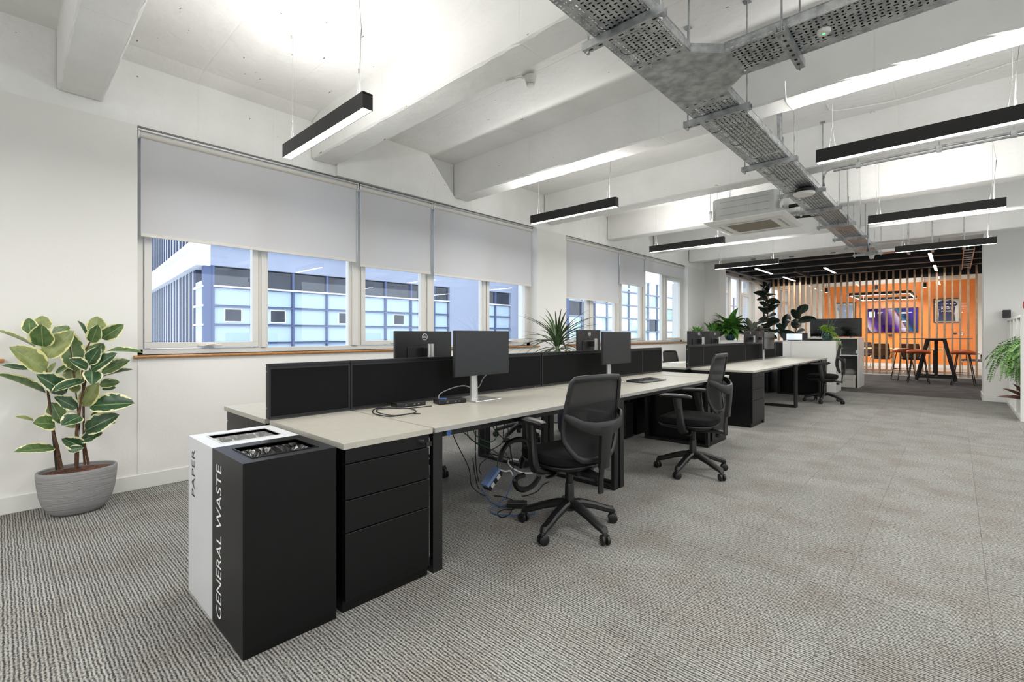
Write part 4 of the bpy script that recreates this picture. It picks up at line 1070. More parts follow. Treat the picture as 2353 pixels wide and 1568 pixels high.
def detector(x, y, z, label, arm=False):
    r = thing('smoke_detector', label, 'smoke detector', (x, y, z))
    m = MB(); m.lathe([(.012, -.085), (.03, -.083), (.034, -.07), (.03, -.066)], 20); m.build('sensor_head', M['white_plastic'], r, smooth=True)
    for k in range(10):
        a = 2 * PI * k / 10; m = MB(); m.cyl((.031 * math.cos(a), .031 * math.sin(a), -.068), (.038 * math.cos(a), .038 * math.sin(a), -.045), .0022, 5); m.build('vane', M['white_plastic'], r)
    m = MB(); m.lathe([(.026, -.06), (.042, -.045), (.047, -.02), (.050, -.016), (.050, 0), (.045, .004)], 24); m.build('base', M['white_plastic'], r, smooth=True)
    return r


dx_ = PT(1219, 180, z=3.32)
r = detector(dx_.x, dx_.y, 3.335, 'white smoke detector on the ceiling between two beams')
m = MB(); m.tube([(.0, 0, .0), (-.10, -.03, .015), (-.22, -.06, .02)], .005, 6); m.build('conduit', M['white_plastic'], r, smooth=True)
m = MB(); m.box(-.075, -.035, -.02, .02, .0, .022); m.build('junction_box', M['white_plastic'], r, bevel=.004)
dx_ = PT(2003, 597, y=11.02)
detector(dx_.x, dx_.y, 2.694, 'white detector hanging at the far end of the cable tray')

# ================================================================ AIR CONDITIONING CASSETTE
ac = thing('ceiling_cassette', 'grey ceiling air-conditioning cassette with white square fascia', 'air conditioner', (-1.94, 6.74, 2.62))
m = MB(); m.prism([(-.475, -.475), (.475, -.475), (.475, .475), (-.475, .475)], 0, .0); m = MB()
vs = [(-.475, -.475, .03), (.475, -.475, .03), (.475, .475, .03), (-.475, .475, .03), (-.43, -.43, 0), (.43, -.43, 0), (.43, .43, 0), (-.43, .43, 0), (-.27, -.27, 0), (.27, -.27, 0), (.27, .27, 0), (-.27, .27, 0), (-.26, -.26, .012), (.26, -.26, .012), (.26, .26, .012), (-.26, .26, .012), (-.475, -.475, .04), (.475, -.475, .04), (.475, .475, .04), (-.475, .475, .04)]
m.add(vs, [(0, 4, 5, 1), (1, 5, 6, 2), (2, 6, 7, 3), (3, 7, 4, 0), (4, 8, 9, 5), (5, 9, 10, 6), (6, 10, 11, 7), (7, 11, 8, 4), (8, 12, 13, 9), (9, 13, 14, 10), (10, 14, 15, 11), (11, 15, 12, 8), (0, 1, 17, 16), (1, 2, 18, 17), (2, 3, 19, 18), (3, 0, 16, 19), (16, 17, 18, 19)])
m.build('fascia', M['white_plastic'], ac)
m = MB(); m.box(-.26, .26, -.26, .26, .004, .010); gr = m.build('intake_grille', M['grille'], ac)
for k in range(26):
    m = MB() if k == 0 else m; m.box(-.255, .255, -.25 + k * .02, -.244 + k * .02, .001, .004)
o = m.build('grille_bars', M['grille'], gr); o['kind'] = 'stuff'
for q, (cx, cy, w, d_) in enumerate([(0, -.35, .52, .03), (0, .35, .52, .03), (-.35, 0, .03, .52), (.35, 0, .03, .52)]):
    m = MB(); m.box(cx - w / 2, cx + w / 2, cy - d_ / 2, cy + d_ / 2, -.001, .004); m.build('vane', M['acgrey'], ac)
    m = MB(); m.box(cx - w / 2 + .01, cx + w / 2 - .01, cy + (.008 if d_ < w else -d_ / 2 + .02), cy + (.012 if d_ < w else d_ / 2 - .02), -.0016, .0) if d_ < w else m.box(cx + .008, cx + .012, cy - d_ / 2 + .02, cy + d_ / 2 - .02, -.0016, 0)
    m.build('outlet_slot', M['black'], ac)
m = MB(); m.prism([(-.40, -.34), (-.34, -.40), (.34, -.40), (.40, -.34), (.40, .34), (.34, .40), (-.34, .40), (-.40, .34)], .05, .335); m.build('casing', M['acgrey'], ac, bevel=.004)
m = MB(); m.box(-.30, .30, -.403, -.400, .10, .29); m.build('side_panel', M['acgrey'], ac)
for (a, b, c, d_) in [(-.29, .29, .2, .202), (-.29, .29, .112, .114), (-.29, .29, .276, .278)]:
    m = MB(); m.box(a, b, -.4045, -.403, c, d_); m.build('panel_seam', M['plastic2'], ac)
m = MB(); m.box(-.06, .06, -.406, -.403, .13, .20); m.build('panel_hatch', M['acgrey'], ac, bevel=.002)
for sx in (-1, 1):
    for sy in (-1, 1):
        m = MB(); m.box(sx * .415 - .015, sx * .415 + .015, sy * .37 - .015, sy * .37 + .015, .10, .20); m.build('hanger_bracket', M['chrome'], ac)
        m = MB(); m.cyl((sx * .42, sy * .37, .08), (sx * .42, sy * .37, CEIL - 2.62), .0048, 8); m.build('drop_rod', M['galv'], ac, smooth=True)
m = MB(); m.box(.1, .36, -.1, .25, .335, .40); m.build('pump_box', M['white_plastic'], ac, bevel=.01)
m = MB(); m.tube([(.36, -.1, .36), (.40, -.12, .42), (.45, -.14, .44), (.45, -.15, .50)], .018, 8); m.build('drain_hose', M['black'], ac, smooth=True)
m = MB(); m.tube([(.40, .05, .20), (.55, .05, .205), (.60, .04, .22), (.60, .03, .28)], .024, 10); m.build('lagged_pipe', M['black'], ac, smooth=True)
m = MB(); m.tube([(.40, .18, .14), (.62, .20, .13), (.86, .22, .13)], .018, 10); m.build('lagged_pipe', M['acgrey'], ac, smooth=True)
m = MB(); m.tube([(.40, .28, .10), (.62, .28, .09), (.86, .30, .10)], .016, 10); m.build('lagged_pipe', M['plastic'], ac, smooth=True)

# ================================================================ CONDUITS AND HANGERS
m = MB(); yq = 5.70
pts = [PT(1893, 428, y=yq), PT(1893, 405, y=yq), PT(1900, 393, y=yq), PT(1915, 387, y=yq), PT(2040, 362, y=yq), PT(2200, 330, y=yq), PT(2353, 301, y=yq), PT(2600, 249, y=yq)]
m.tube(pts, .011, 8); cd = m.build('steel_conduit', M['galv'], smooth=True); tag(cd, 'bent galvanised conduit running along the beam to the right', 'conduit')
m = MB(); m.tube([p + Vector((.0, .0, -.028)) for p in pts[3:]], .010, 8); tag(m.build('steel_conduit', M['galv'], smooth=True), 'lower galvanised conduit, straight one of the pair under the beam', 'conduit')
for px in (1972, 2158, 2330):
    b = PT(px, 0, y=yq); zz = [q for q in pts]
    t_ = (b.x - pts[3].x) / (pts[7].x - pts[3].x); c = pts[3].lerp(pts[7], t_)
    q = thing('conduit_clip', 'small steel clamp holding the two conduits, pixel column %s of the beam' % {1972: 'nearest the tray on', 2158: 'in the middle', 2330: 'farthest right'}[px] if 0 else {1972: 'small steel clamp on the conduits, nearest the cable tray', 2158: 'small steel clamp on the conduits under the long pendant', 2330: 'small steel clamp on the conduits at the picture edge'}[px], 'clamp', tuple(c))
    m = MB(); m.box(-.02, .02, -.02, .02, -.045, .014); m.build('clamp_body', M['galv'], q, bevel=.003)
    m = MB(); m.cyl((0, 0, .014), (0, .0, CEIL - c.z if 0 else .05), .004, 8); m.build('stud', M['galv'], q)
for i, (px, y, za, zb, rad, mt, lab) in enumerate([
    (1925, 7.4, 2.62, 2.93, .010, 'galv', 'short steel conduit drop right of the cassette, nearer one'),
    (1948, 7.5, 2.62, 3.36, .012, 'acgrey', 'grey flexible conduit drop with clips on the far beam'),
    (1977, 7.5, 2.56, 3.36, .007, 'white_plastic', 'thin white cable drop on the far beam'),
    (1994, 9.3, 2.50, 2.93, .018, 'galv', 'thick steel conduit drop by the second right pendant'),
    (2013, 7.4, 2.60, 3.36, .004, 'white_plastic', 'thin white lamp cable drop above the second right pendant'),
    (1791, 5.1, 2.75, 3.36, .022, 'galv', 'slotted steel strut hanging from the ceiling over the tray'),
    (1799, 5.4, 2.78, 3.2, .006, 'galv', 'thin drop rod beside the slotted strut'),
    (1890, 6.3, 2.76, 3.36, .006, 'galv', 'tall drop rod right of the tray, behind the long pendant'),
    (2158, 11.6, 2.80, 3.36, .012, 'galv', 'steel drop rod in front of the opening, behind the last pendant')]):
    p = PT(px, 500, y=y)
    m = MB(); m.tube([(p.x, y, za), (p.x + .004, y, (za + zb) / 2), (p.x, y, zb)], rad, 8); o = m.build('conduit_drop' if mt != 'galv' or rad > .008 else 'drop_rod', M[mt], smooth=True); tag(o, lab, 'conduit')
cable('surface_cable', [PT(1803, 185, z=BB - .004), PT(1806, 228, z=BB - .004), PT(1812, 240, z=BB - .005), PT(1823, 252, z=BB - .005)], .006, M['white_plastic'], 'white cable crossing the soffit of the third beam', 'cable')
cable('surface_cable', [PT(1900, 240, z=3.35), PT(1916, 254, z=3.35), PT(2000, 242, z=3.35), PT(2100, 219, z=3.35), PT(2353, 135, z=3.35)], .006, M['white_plastic'], 'white cable clipped along the ceiling at the right', 'cable')

# ================================================================ PLANTS
def leaf_mesh(name, mt, W_=.42, droop=.12, fold=.10, nu=4, nv=9, shape=.8, wave=.0, thick=True):
    """unit-length leaf along +Y, normal +Z"""
    me = D.meshes.new(name); vs = []; uvs = []
    for i in range(nv + 1):
        t = i / nv; w = W_ / 2 * max(0.0, math.sin(PI * min(1, t ** shape))) ** .62 if 0 < i < nv else .004
        for j in range(nu + 1):
            s_ = 2 * j / nu - 1
            vs.append((s_ * w, t, -droop * t * t + fold * abs(s_) * w * 2 + wave * math.sin(9 * t + 2 * s_) * abs(s_))); uvs.append(((s_ + 1) / 2, t))
    fs = [(i * (nu + 1) + j, i * (nu + 1) + j + 1, (i + 1) * (nu + 1) + j + 1, (i + 1) * (nu + 1) + j) for i in range(nv) for j in range(nu)]
    me.from_pydata(vs, [], fs); uvl = me.uv_layers.new(name='UVMap')
    for p in me.polygons:
        for li, vi in zip(p.loop_indices, p.vertices): uvl.data[li].uv = uvs[vi]
    me.polygons.foreach_set('use_smooth', [True] * len(me.polygons)); me.materials.append(mt)
    return me


def place(me, parent, base, tip, nrm, name='leaf', wscale=1.0):
    y = Vector(tip) - Vector(base); L = y.length; y = y / L
    n = Vector(nrm); x = y.cross(n)
    if x.length < 1e-3: x = y.cross(Vector((1, 0, .3)))
    x.normalize(); z = x.cross(y)
    return put_mesh(name, me, basis(x * L * wscale, y * L, z * L, base), parent)


PX_ = -4.38
rp = thing('rubber_plant', 'variegated rubber plant in a ribbed grey oval pot by the window wall', 'plant', (PX_, .372, 0))
off = Vector((PX_, .372, 0))
prof = [(.088, .0), (.102, .003), (.128, .03), (.150, .08), (.163, .14), (.170, .21), (.174, .27), (.174, .292), (.170, .298), (.163, .294), (.160, .262)]
m = MB(); m.lathe(prof, 48, sx=.92, sy=1.2)
m.build('pot', M['pot'], rp, smooth=True)
m = MB(); R_ = []
vs = []
for i in range(9):
    for j in range(28):
        a = 2 * PI * j / 28; rr = .160 * i / 8
        vs.append((rr * .92 * math.cos(a), rr * 1.22 * math.sin(a), .272 + random.uniform(-.007, .009) * (i < 8)))
m.add(vs, [(i * 28 + j, (i + 1) * 28 + j, (i + 1) * 28 + (j + 1) % 28, i * 28 + (j + 1) % 28) for i in range(8) for j in range(28)])
m.build('bark_chips', M['soil'], rp)
A_ = lambda cx, cy, dx=0: PT(cx / 3.073, 700 + cy / 3.073, x=PX_ + dx) - off
for nm, pts, rad, mt in [('stem', [(418, 1165, 0), (400, 1000, .02), (365, 820, .03), (340, 640, .03), (330, 480, .02), (300, 300, 0)], .008, 'bark'),
                         ('stake', [(402, 1168, -.02), (380, 960, .0), (345, 640, .0)], .009, 'stake'), ('stem', [(436, 1160, .02), (405, 1000, .02), (370, 880, .03)], .009, 'bark'),
                         ('stem', [(537, 1150, .03), (540, 900, .04), (570, 690, .04), (605, 540, .04), (640, 450, .03)], .009, 'bark'),
                         ('stem', [(548, 1165, -.02), (553, 1000, 0), (560, 850, 0), (545, 700, -.02), (520, 500, -.03), (490, 250, -.03)], .006, 'bark'),
                         ('stem', [(625, 1130, 0), (592, 960, 0), (590, 700, -.01), (580, 480, -.02), (600, 330, -.02), (660, 220, -.02)], .008, 'bark'),
                         ('stem', [(598, 1130, -.03), (588, 1000, -.02), (590, 880, -.02)], .007, 'bark')]:
    m = MB(); P_ = [A_(*p) for p in pts]; m.tube(P_, [rad * (1 - .5 * i / len(P_)) for i in range(len(P_))], 8); m.build(nm, M[mt], rp, smooth=True)
LV = {k: [leaf_mesh('leaf', M[{'v': 'leaf_var', 'd': 'leaf_dark', 'u': 'leaf_under'}[k]], W_=w, droop=dr, fold=.16) for w, dr in ((.46, .10), (.64, .06), (.84, .03))] for k in 'vdu'}
camd = (Vector((0, 0, 1.2)) - off).normalized()
# base x,y  tip x,y (enlarged-crop pixels), width class, material, depth at base, depth at tip, light side up
leaves = [(245, 300, -2, 165, 0, 'u', .0, .12), (215, 215, 205, 92, 1, 'v', 0, -.06), (300, 190, 300, 78, 2, 'u', -.03, -.08), (303, 300, 290, 142, 2, 'v', .02, .08), (325, 470, 82, 295, 1, 'u', .04, .14),
          (318, 375, 515, 185, 1, 'u', .02, .08), (365, 240, 490, 148, 1, 'v', -.02, -.08), (325, 625, -2, 470, 0, 'v', .03, .10), (195, 462, 12, 418, 0, 'd', -.02, -.08), (470, 625, 268, 492, 1, 'd', .03, .12),
          (595, 535, 365, 600, 0, 'd', .06, .16), (530, 470, 488, 175, 0, 'v', -.03, -.02), (622, 450, 494, 383, 1, 'd', .05, .12), (622, 425, 705, 298, 1, 'd', .04, .10), (640, 463, 818, 342, 1, 'd', .05, .14),
          (650, 465, 650, 565, 2, 'd', .06, .15), (718, 242, 870, 143, 1, 'v', -.02, .05), (672, 225, 688, 82, 2, 'u', -.04, -.06), (645, 270, 692, 145, 1, 'v', .0, .06), (612, 220, 563, 112, 0, 'd', -.02, .03),
          (755, 328, 1005, 322, 0, 'v', -.02, .08), (600, 400, 735, 275, 2, 'v', -.05, -.06), (715, 480, 912, 392, 1, 'v', -.03, .05), (725, 510, 928, 445, 0, 'd', -.02, .08), (700, 565, 845, 548, 1, 'v', -.04, .0),
          (590, 720, 690, 555, 1, 'u', .0, .05), (632, 716, 944, 690, 1, 'd', .02, .16), (596, 895, 834, 775, 1, 'd', .02, .12), (565, 965, 722, 905, 1, 'd', .02, .08), (570, 790, 432, 850, 2, 'd', .05, .13),
          (545, 735, 388, 650, 1, 'd', .03, .06), (365, 690, 442, 845, 1, 'v', .02, .04), (388, 845, 235, 835, 2, 'v', .03, .12), (240, 822, 115, 785, 0, 'u', .02, .06), (392, 1018, 108, 1022, 0, 'v', .03, .12),
          (588, 1008, 440, 948, 1, 'd', .03, .08), (480, 1030, 590, 1010, 1, 'd', .06, .10), (450, 850, 560, 860, 1, 'u', .0, -.03), (720, 600, 820, 585, 1, 'd', -.05, -.05), (390, 490, 505, 415, 0, 'v', -.03, -.02),
          (335, 490, 390, 408, 0, 'u', -.01, .0), (500, 600, 520, 420, 1, 'u', -.03, -.05), (690, 760, 640, 800, 1, 'v', -.03, -.05), (560, 610, 480, 560, 1, 'u', .0, .05), (740, 850, 820, 830, 0, 'v', -.02, -.04), (440, 290, 540, 320, 0, 'd', -.04, -.05)]
rnd = random.Random(11)
for (x0, y0, x1, y1, wc, k, d0, d1) in leaves:
    b, t = A_(x0, y0, d0), A_(x1, y1, d1)
    nrm = camd * (1.0 if wc else .55) + Vector((rnd.uniform(-.2, .2), rnd.uniform(-.25, .25), rnd.uniform(.05, .5) + (.5 if wc == 0 else 0)))
    place(LV[k][wc], rp, b, t, nrm)


def potted(name, label, loc, gen, pot=None):
    r = thing(name, label, 'plant', loc)
    if pot:
        prof, mt = pot; m = MB(); m.lathe(prof, 24); m.build('pot', M[mt], r, smooth=True)
        zt = prof[-1][1]; m = MB(); m.lathe([(.001, zt - .02), (prof[-1][0] * .95, zt - .02)], 16); m.build('soil', M['soil'], r)
    gen(r); return r


def rosette(me, n, z0, L, elev, spread=.02, seed=1, wsc=1.0, nm='leaf', zr=0, xmin=-9):
    def g(r):
        q = random.Random(seed)
        for i in range(n):
            a = i * 2.399 + q.uniform(-.3, .3); e = math.radians(q.uniform(*elev)); l = L * q.uniform(.7, 1.05)
            b = Vector((spread * math.cos(a), spread * math.sin(a), z0 + q.uniform(0, zr)))
            d_ = Vector((math.cos(a) * math.cos(e), math.sin(a) * math.cos(e), math.sin(e)))
            if b.x + d_.x * l < xmin: d_.x *= (xmin - b.x) / (d_.x * l)
            place(me, r, b, b + d_ * l, Vector((-math.cos(a) * .6, -math.sin(a) * .6, 1)), nm, wsc)
    return g


def ficus(me, trunk, n, L, seed=1, e=(0, 55), top=True):
    def g(r):
        q = random.Random(seed); m = MB(); m.tube(trunk, .012, 6); m.build('stem', M['bark'], r, smooth=True)
        P_ = [Vector(p) for p in trunk]
        for i in range(n):
            t = (i + .5) / n * (len(P_) - 1); k = min(int(t), len(P_) - 2); b = P_[k].lerp(P_[k + 1], t - k)
            a = i * 2.399 + q.uniform(-.3, .3); el = math.radians(q.uniform(*e) + (35 if i > n - 4 else 0))
            d_ = Vector((math.cos(a) * math.cos(el), math.sin(a) * math.cos(el), math.sin(el))); l = L * q.uniform(.8, 1.1)
            place(me, r, b, b + d_ * l, Vector((-math.cos(a) * .3, -math.sin(a) * .3 - .8, .7)), 'leaf')
    return g


LR = leaf_mesh('leaf', M['leaf_rubber'], .62, .12, .12); LG = leaf_mesh('leaf', M['leaf_green'], .40, .55, .25); LGY = leaf_mesh('leaf', M['leaf_grey'], .36, .3, .2)
LD = leaf_mesh('leaf', M['leaf_drac'], .060, .60, .3, nu=2, nv=10, shape=.55); LS = leaf_mesh('leaf', M['leaf_green'], .34, .02, .3); LM = leaf_mesh('leaf', M['leaf_maroon'], .34, .15, .2)
potA = [(.13, 0), (.15, .02), (.18, .25), (.19, .36), (.18, .36)]
# spiky plant between the desks and the pier
def drac(r):
    m = MB(); m.tube([(0, 0, .3), (.01, .02, .7), (0, 0, 1.02)], .016, 8); m.build('stem', M['bark'], r, smooth=True)
    rosette(LD, 46, .98, .62, (0, 80), .02, 5, zr=.14, xmin=-.5)(r)
    rosette(LD, 24, .93, .58, (-25, 20), .02, 8, zr=.1, xmin=-.5)(r)
potted('dracaena', 'spiky narrow-leaved plant before the white pier between the windows', (-4.05, 5.28, 0), drac, ([(.13, 0), (.15, .02), (.17, .28), (.18, .34), (.17, .34)], 'pot'))
potted('tall_rubber_plant', 'tall dark rubber plant standing before the slatted screen', (-3.55, 13.45, 0), ficus(LR, [(0, 0, .4), (.02, 0, .9), (0, 0, 1.4), (.02, 0, 1.9), (-.02, 0, 2.35)], 50, .31, 3, (-15, 72)), (potA, 'white_plastic'))
def small_rub(r):
    ficus(LR, [(0, 0, .4), (-.12, 0, .9), (-.2, 0, 1.2), (-.14, 0, 1.5)], 12, .34, 5)(r); ficus(LR, [(0, 0, .5), (.05, 0, 1.1), (.12, 0, 1.5), (.2, 0, 1.75)], 12, .40, 9)(r)
potted('small_rubber_plant', 'shorter dark rubber plant right of the tall one', (-3.05, 13.75, 0), small_rub, (potA, 'white_plastic'))
ZC = 1.07
p_ = PT(1678, 775, y=12.1)
potted('peace_lily', 'bushy bright green plant in a teal pot on the white cabinets', (p_.x, p_.y, ZC), rosette(LG, 84, .14, .42, (-5, 88), .05, 2, zr=.22), ([(.07, 0), (.10, .02), (.125, .08), (.125, .15), (.11, .18)], 'teal'))
p_ = PT(1728, 775, y=12.2)
potted('grey_leaved_plant', 'small grey and purple leaved plant behind the third far monitor', (p_.x, p_.y, ZC), rosette(LGY, 44, .14, .36, (5, 85), .04, 3, zr=.1), ([(.07, 0), (.09, .02), (.10, .12), (.10, .14)], 'white_plastic'))
p_ = PT(1601, 790, x=-4.45)
potted('succulent', 'small upright green plant above the leftmost far monitor', (p_.x, p_.y, 0), lambda r: (rosette(LS, 14, 1.16, .27, (45, 88), .02, 4)(r), MB().cyl((0, 0, .0), (0, 0, 1.17), .05, 16).build('plant_stand', M['white_plastic'], r, smooth=True)))
p_ = PT(1646, 775, y=12.15)
potted('succulent', 'upright light green leaves behind the second far monitor', (p_.x, p_.y - .12, ZC), rosette(LS, 16, .10, .40, (45, 88), .03, 7), ([(.05, 0), (.06, .02), (.07, .10), (.07, .12)], 'white_plastic'))

# glass vase with trailing lime asparagus
p_ = PT(1901, 780, y=12.2); va = thing('asparagus_vase', 'round glass vase of trailing lime green fronds on the white cabinets', 'plant', (p_.x, p_.y, ZC))
m = MB(); m.lathe([(.055, .002), (.085, .02), (.105, .08), (.105, .14), (.09, .19), (.087, .19), (.10, .14), (.10, .08), (.08, .024), (.05, .008)], 28); m.build('vase', M['vase'], va, smooth=True)
m = MB(); m.lathe([(.045, .01), (.078, .025), (.096, .08), (.096, .12), (.06, .13)], 20); m.build('moss', M['leaf_fern'], va, smooth=True)
q = random.Random(4)
def sprig(pts, r_, n, me_mt, nm, sz=.03):
    m = MB(); P_ = [Vector(p) for p in pts]
    m.tube(P_, .0018, 4)
    for i in range(n):
        t = i / n * (len(P_) - 1); k = min(int(t), len(P_) - 2); b = P_[k].lerp(P_[k + 1], t - k)
        for w in range(3):
            d_ = Vector((q.uniform(-1, 1), q.uniform(-1, 1), q.uniform(-.6, .9))).normalized() * sz * q.uniform(.6, 1.2); s2 = d_.cross(Vector((0, 0, 1))).normalized() * sz * .28 if abs(d_.z) < sz * .95 else Vector((sz * .2, 0, 0))
            m.add([b, b + d_ * .5 + s2, b + d_, b + d_ * .5 - s2], [(0, 1, 2, 3)])
    return m.build(nm, me_mt, r_)
for i in range(24):
    a = q.uniform(0, 2 * PI); h = q.uniform(.08, .22); R0 = q.uniform(.08, .20)
    sprig([(0, 0, .13), (.4 * R0 * math.cos(a), .4 * R0 * math.sin(a), .13 + h), (R0 * math.cos(a), R0 * math.sin(a), .15 + h * .7)], va, 22, M['leaf_lime'], 'frond', .03)
for i in range(9):
    a = q.uniform(-.9, .4); R0 = q.uniform(.16, .26)
    sprig([(0, 0, .15), (.6 * R0 * math.cos(a), -.1, .18), (R0 * math.cos(a), -.14, .05), (R0 * math.cos(a) + .04, -.15, -.10 - .12 * q.random())], va, 26, M['leaf_lime'], 'frond', .028)
for i in range(3):
    sprig([(0, 0, .15), (.04 * i, .03, .32), (.07 * i + .02, .05, .46)], va, 12, M['leaf_fern'], 'frond', .02)

# ================================================================ WHITE STORAGE
def cab(x0, x1, y0, y1, z, label, group='white low cabinets'):
    r = thing('storage_cabinet', label, 'cabinet', (x0, y0, 0), 0, group); w, d_ = x1 - x0, y1 - y0
    m = MB(); m.box(.002, w - .002, .0, d_, 0, z - .025); m.build('carcass', M['white_lam'], r, bevel=.002)
    m = MB(); m.box(0, w, -.004, d_ + .004, z - .025, z); m.build('top', M['white_lam'], r, bevel=.002)
    return r


cab(-2.652, -1.82, 11.83, 12.45, ZC, 'white cabinet at the aisle end of the low row, under the glass vase')
cab(-3.482, -2.652, 11.83, 12.45, ZC, 'second white cabinet from the aisle, under the small lit screen')
cab(-4.312, -3.482, 11.83, 12.45, ZC, 'white cabinet nearest the windows, under the teal pot')
op = thing('open_storage_unit', 'white open shelf unit under the large black screen', 'shelf unit', (-2.75, 13.2, 0)); w, d_, h = 1.15, .85, 1.14
m = MB(); m.box(0, w, 0, d_, h - .03, h); m.build('top', M['white_lam'], op, bevel=.002)
for x in (0, .55, w - .03): m = MB(); m.box(x, x + .03, 0, d_, 0, h - .03); m.build('side_panel', M['white_lam'], op, bevel=.002)
m = MB(); m.box(.03, w - .03, d_ - .02, d_, 0, h - .03); m.build('back_panel', M['grey_lam'], op)
for x0, x1 in ((.03, .55), (.58, w - .03)): m = MB(); m.box(x0, x1, .01, d_ - .02, .72, .745); m.build('shelf', M['white_lam'], op)
m = MB(); m.box(.58, w - .03, .03, .034, .76, h - .04); m.build('glass_door', M['glass2'], op)
m = MB(); m.box(w - .06, w - .03, -.0, .02, .78, .86); m.build('handle', M['white_lam'], op)
cb = thing('archive_box', 'white cardboard storage box with black print on the bottom shelf', 'box', (-1.98, 13.22, 0))
m = MB(); m.box(0, .31, 0, .4, 0, .25); m.build('body', M['card'], cb); m = MB(); m.box(-.008, .318, -.008, .408, .22, .285); m.build('lid', M['card'], cb)
for i, t in enumerate(['ARCHIVE STORAGE', 'BOX']):
    me = text_mesh(t, .026, M['black_ink'], depth=.0001); put_mesh('print', me, basis((1, 0, 0), (0, 0, 1), (0, -1, 0), (.03 + .04 * i, -.0005, .165 - .035 * i)), cb)
cu = thing('folded_cloth', 'grey cloth bundle lying on the archive box', 'cloth', (-1.82, 13.4, .285))
m = MB(); R_ = []
for z, k in ((0, .9), (.03, 1), (.07, .95), (.11, .7), (.125, .3)): R_.append([(x * k + .02 * math.sin(7 * y), y * k, z + .01 * math.sin(20 * x)) for x, y in superloop(.15, .17, 24, .8)])
loft(m, R_); m.build('cloth', M['cushion'], cu, smooth=True)

tv = thing('presentation_screen', 'large black screen standing on the open shelf unit', 'television', (-2.09, 13.5, 1.14))
m = MB(); m.box(-.51, .51, -.02, .02, .02, .445); m.build('housing', M['plastic'], tv, bevel=.004)
m = MB(); m.box(-.498, .498, -.0215, -.02, .034, .433); m.build('screen', M['tvscreen'], tv)
for sx in (-.3, .3): m = MB(); m.box(sx - .02, sx + .02, -.09, .09, 0, .012); m.cyl((sx, 0, .01), (sx, 0, .03), .01, 8); m.build('foot', M['plastic'], tv)
lm_ = M['litscreen'] = mat('lit_document_screen', (200, 215, 228), .4, emit=(214, 226, 236), estr=.8, noise=.06, nscale=90)
sm = thing('small_display', 'small dark display with a lit white document on the white cabinets', 'monitor', (-2.665, 12.28, ZC))
m = MB(); m.box(-.245, .245, -.012, .012, .012, .175); m.build('housing', M['plastic2'], sm, bevel=.003)
m = MB(); m.box(-.17, .14, -.0135, -.012, .02, .155); m.build('lit_area', lm_, sm)
for k in range(5): m = MB(); m.box(-.155, -.02 + .03 * (k % 3), -.0142, -.0136, .132 - k * .022, .136 - k * .022); m.build('text_line', M['greycable'], sm)
m = MB(); m.box(-.08, .08, -.05, .05, 0, .012); m.build('foot', M['plastic'], sm)

# ================================================================ RIGHT SHELF UNIT
SX, SY0, SY1, SH = .655, 9.62, 12.1, 1.48
su = thing('cube_shelf', 'white open cube shelf unit at the right edge holding the fern', 'shelf unit', (SX, SY0, 0)); L = SY1 - SY0; dpt = .40
m = MB(); m.box(0, dpt, 0, L, SH - .035, SH); m.build('top', M['white_lam'], su, bevel=.002)
m = MB(); m.box(0, dpt, 0, L, 0, .05); m.build('plinth', M['white_lam'], su)
for k in range(5): y = k * (L - .035) / 4; m = MB(); m.box(0.0, dpt, y, y + .035, .05, SH - .035); m.build('upright', M['white_lam'], su, bevel=.0015)
for k in range(4): y = k * (L - .035) / 4 + .035; m = MB(); m.box(.004, dpt, y, y + (L - .035) / 4 - .035, .755, .785); m.build('shelf', M['white_lam'], su)
m = MB(); m.box(dpt - .012, dpt, .035, L - .035, .05, SH - .035); m.build('back_panel', M['white_lam'], su)


def frond(r_, pts, mt, wid, n=26):
    m = MB(); P_ = [Vector(p) for p in pts]; m.tube(P_, .0016, 4)
    for i in range(2, n):
        t = i / n * (len(P_) - 1); k = min(int(t), len(P_) - 2); b = P_[k].lerp(P_[k + 1], t - k); tg = (P_[k + 1] - P_[k]).normalized()
        w = wid * math.sin(PI * min(1, (i / n) ** .8 * .93 + .07)) ** .6
        sd = tg.cross(Vector((.15, .1, 1))).normalized()
        for s_ in (-1, 1):
            e = b + sd * s_ * w + tg * w * .35 + Vector((0, 0, -.15 * w)); h = tg * wid * .24
            m.add([b - h, e, b + h], [(0, 1, 2)])
    return m.build('frond', mt, r_)


fe = thing('boston_fern', 'lush green fern spilling out of the upper shelf at the right', 'plant', (SX + .14, SY0 + .35, .785))
m = MB(); m.lathe([(.07, 0), (.09, .02), (.11, .14), (.10, .15)], 20); m.build('pot', M['white_plastic'], fe, smooth=True)
q = random.Random(6)
for i in range(110):
    a = PI + q.uniform(-1.25, 1.25); R0 = q.uniform(.18, .50); up = q.uniform(.02, .26); dn = q.uniform(-.32, .12)
    c_, s_ = math.cos(a), math.sin(a)
    if abs(R0 * s_) > .26: s_ = math.copysign(.26 / R0, s_)
    pts = [(.02 * c_, .02 * s_, .14), (.35 * R0 * c_, .35 * R0 * s_, .16 + up), (.7 * R0 * c_, .7 * R0 * s_, .15 + up * .7 + dn * .25), (.92 * R0 * c_, .92 * R0 * s_, .12 + dn * .8), (R0 * c_, R0 * s_, .06 + dn * 1.15)]
    frond(fe, pts, M['leaf_fern'], .038)
mp_ = thing('maroon_leaved_plant', 'dark green and maroon leaved plant in the lower shelf under the fern', 'plant', (SX + .10, SY0 + .30, .05))
m = MB(); m.lathe([(.06, 0), (.08, .02), (.09, .2), (.085, .22)], 20); m.build('pot', M['white_plastic'], mp_, smooth=True)
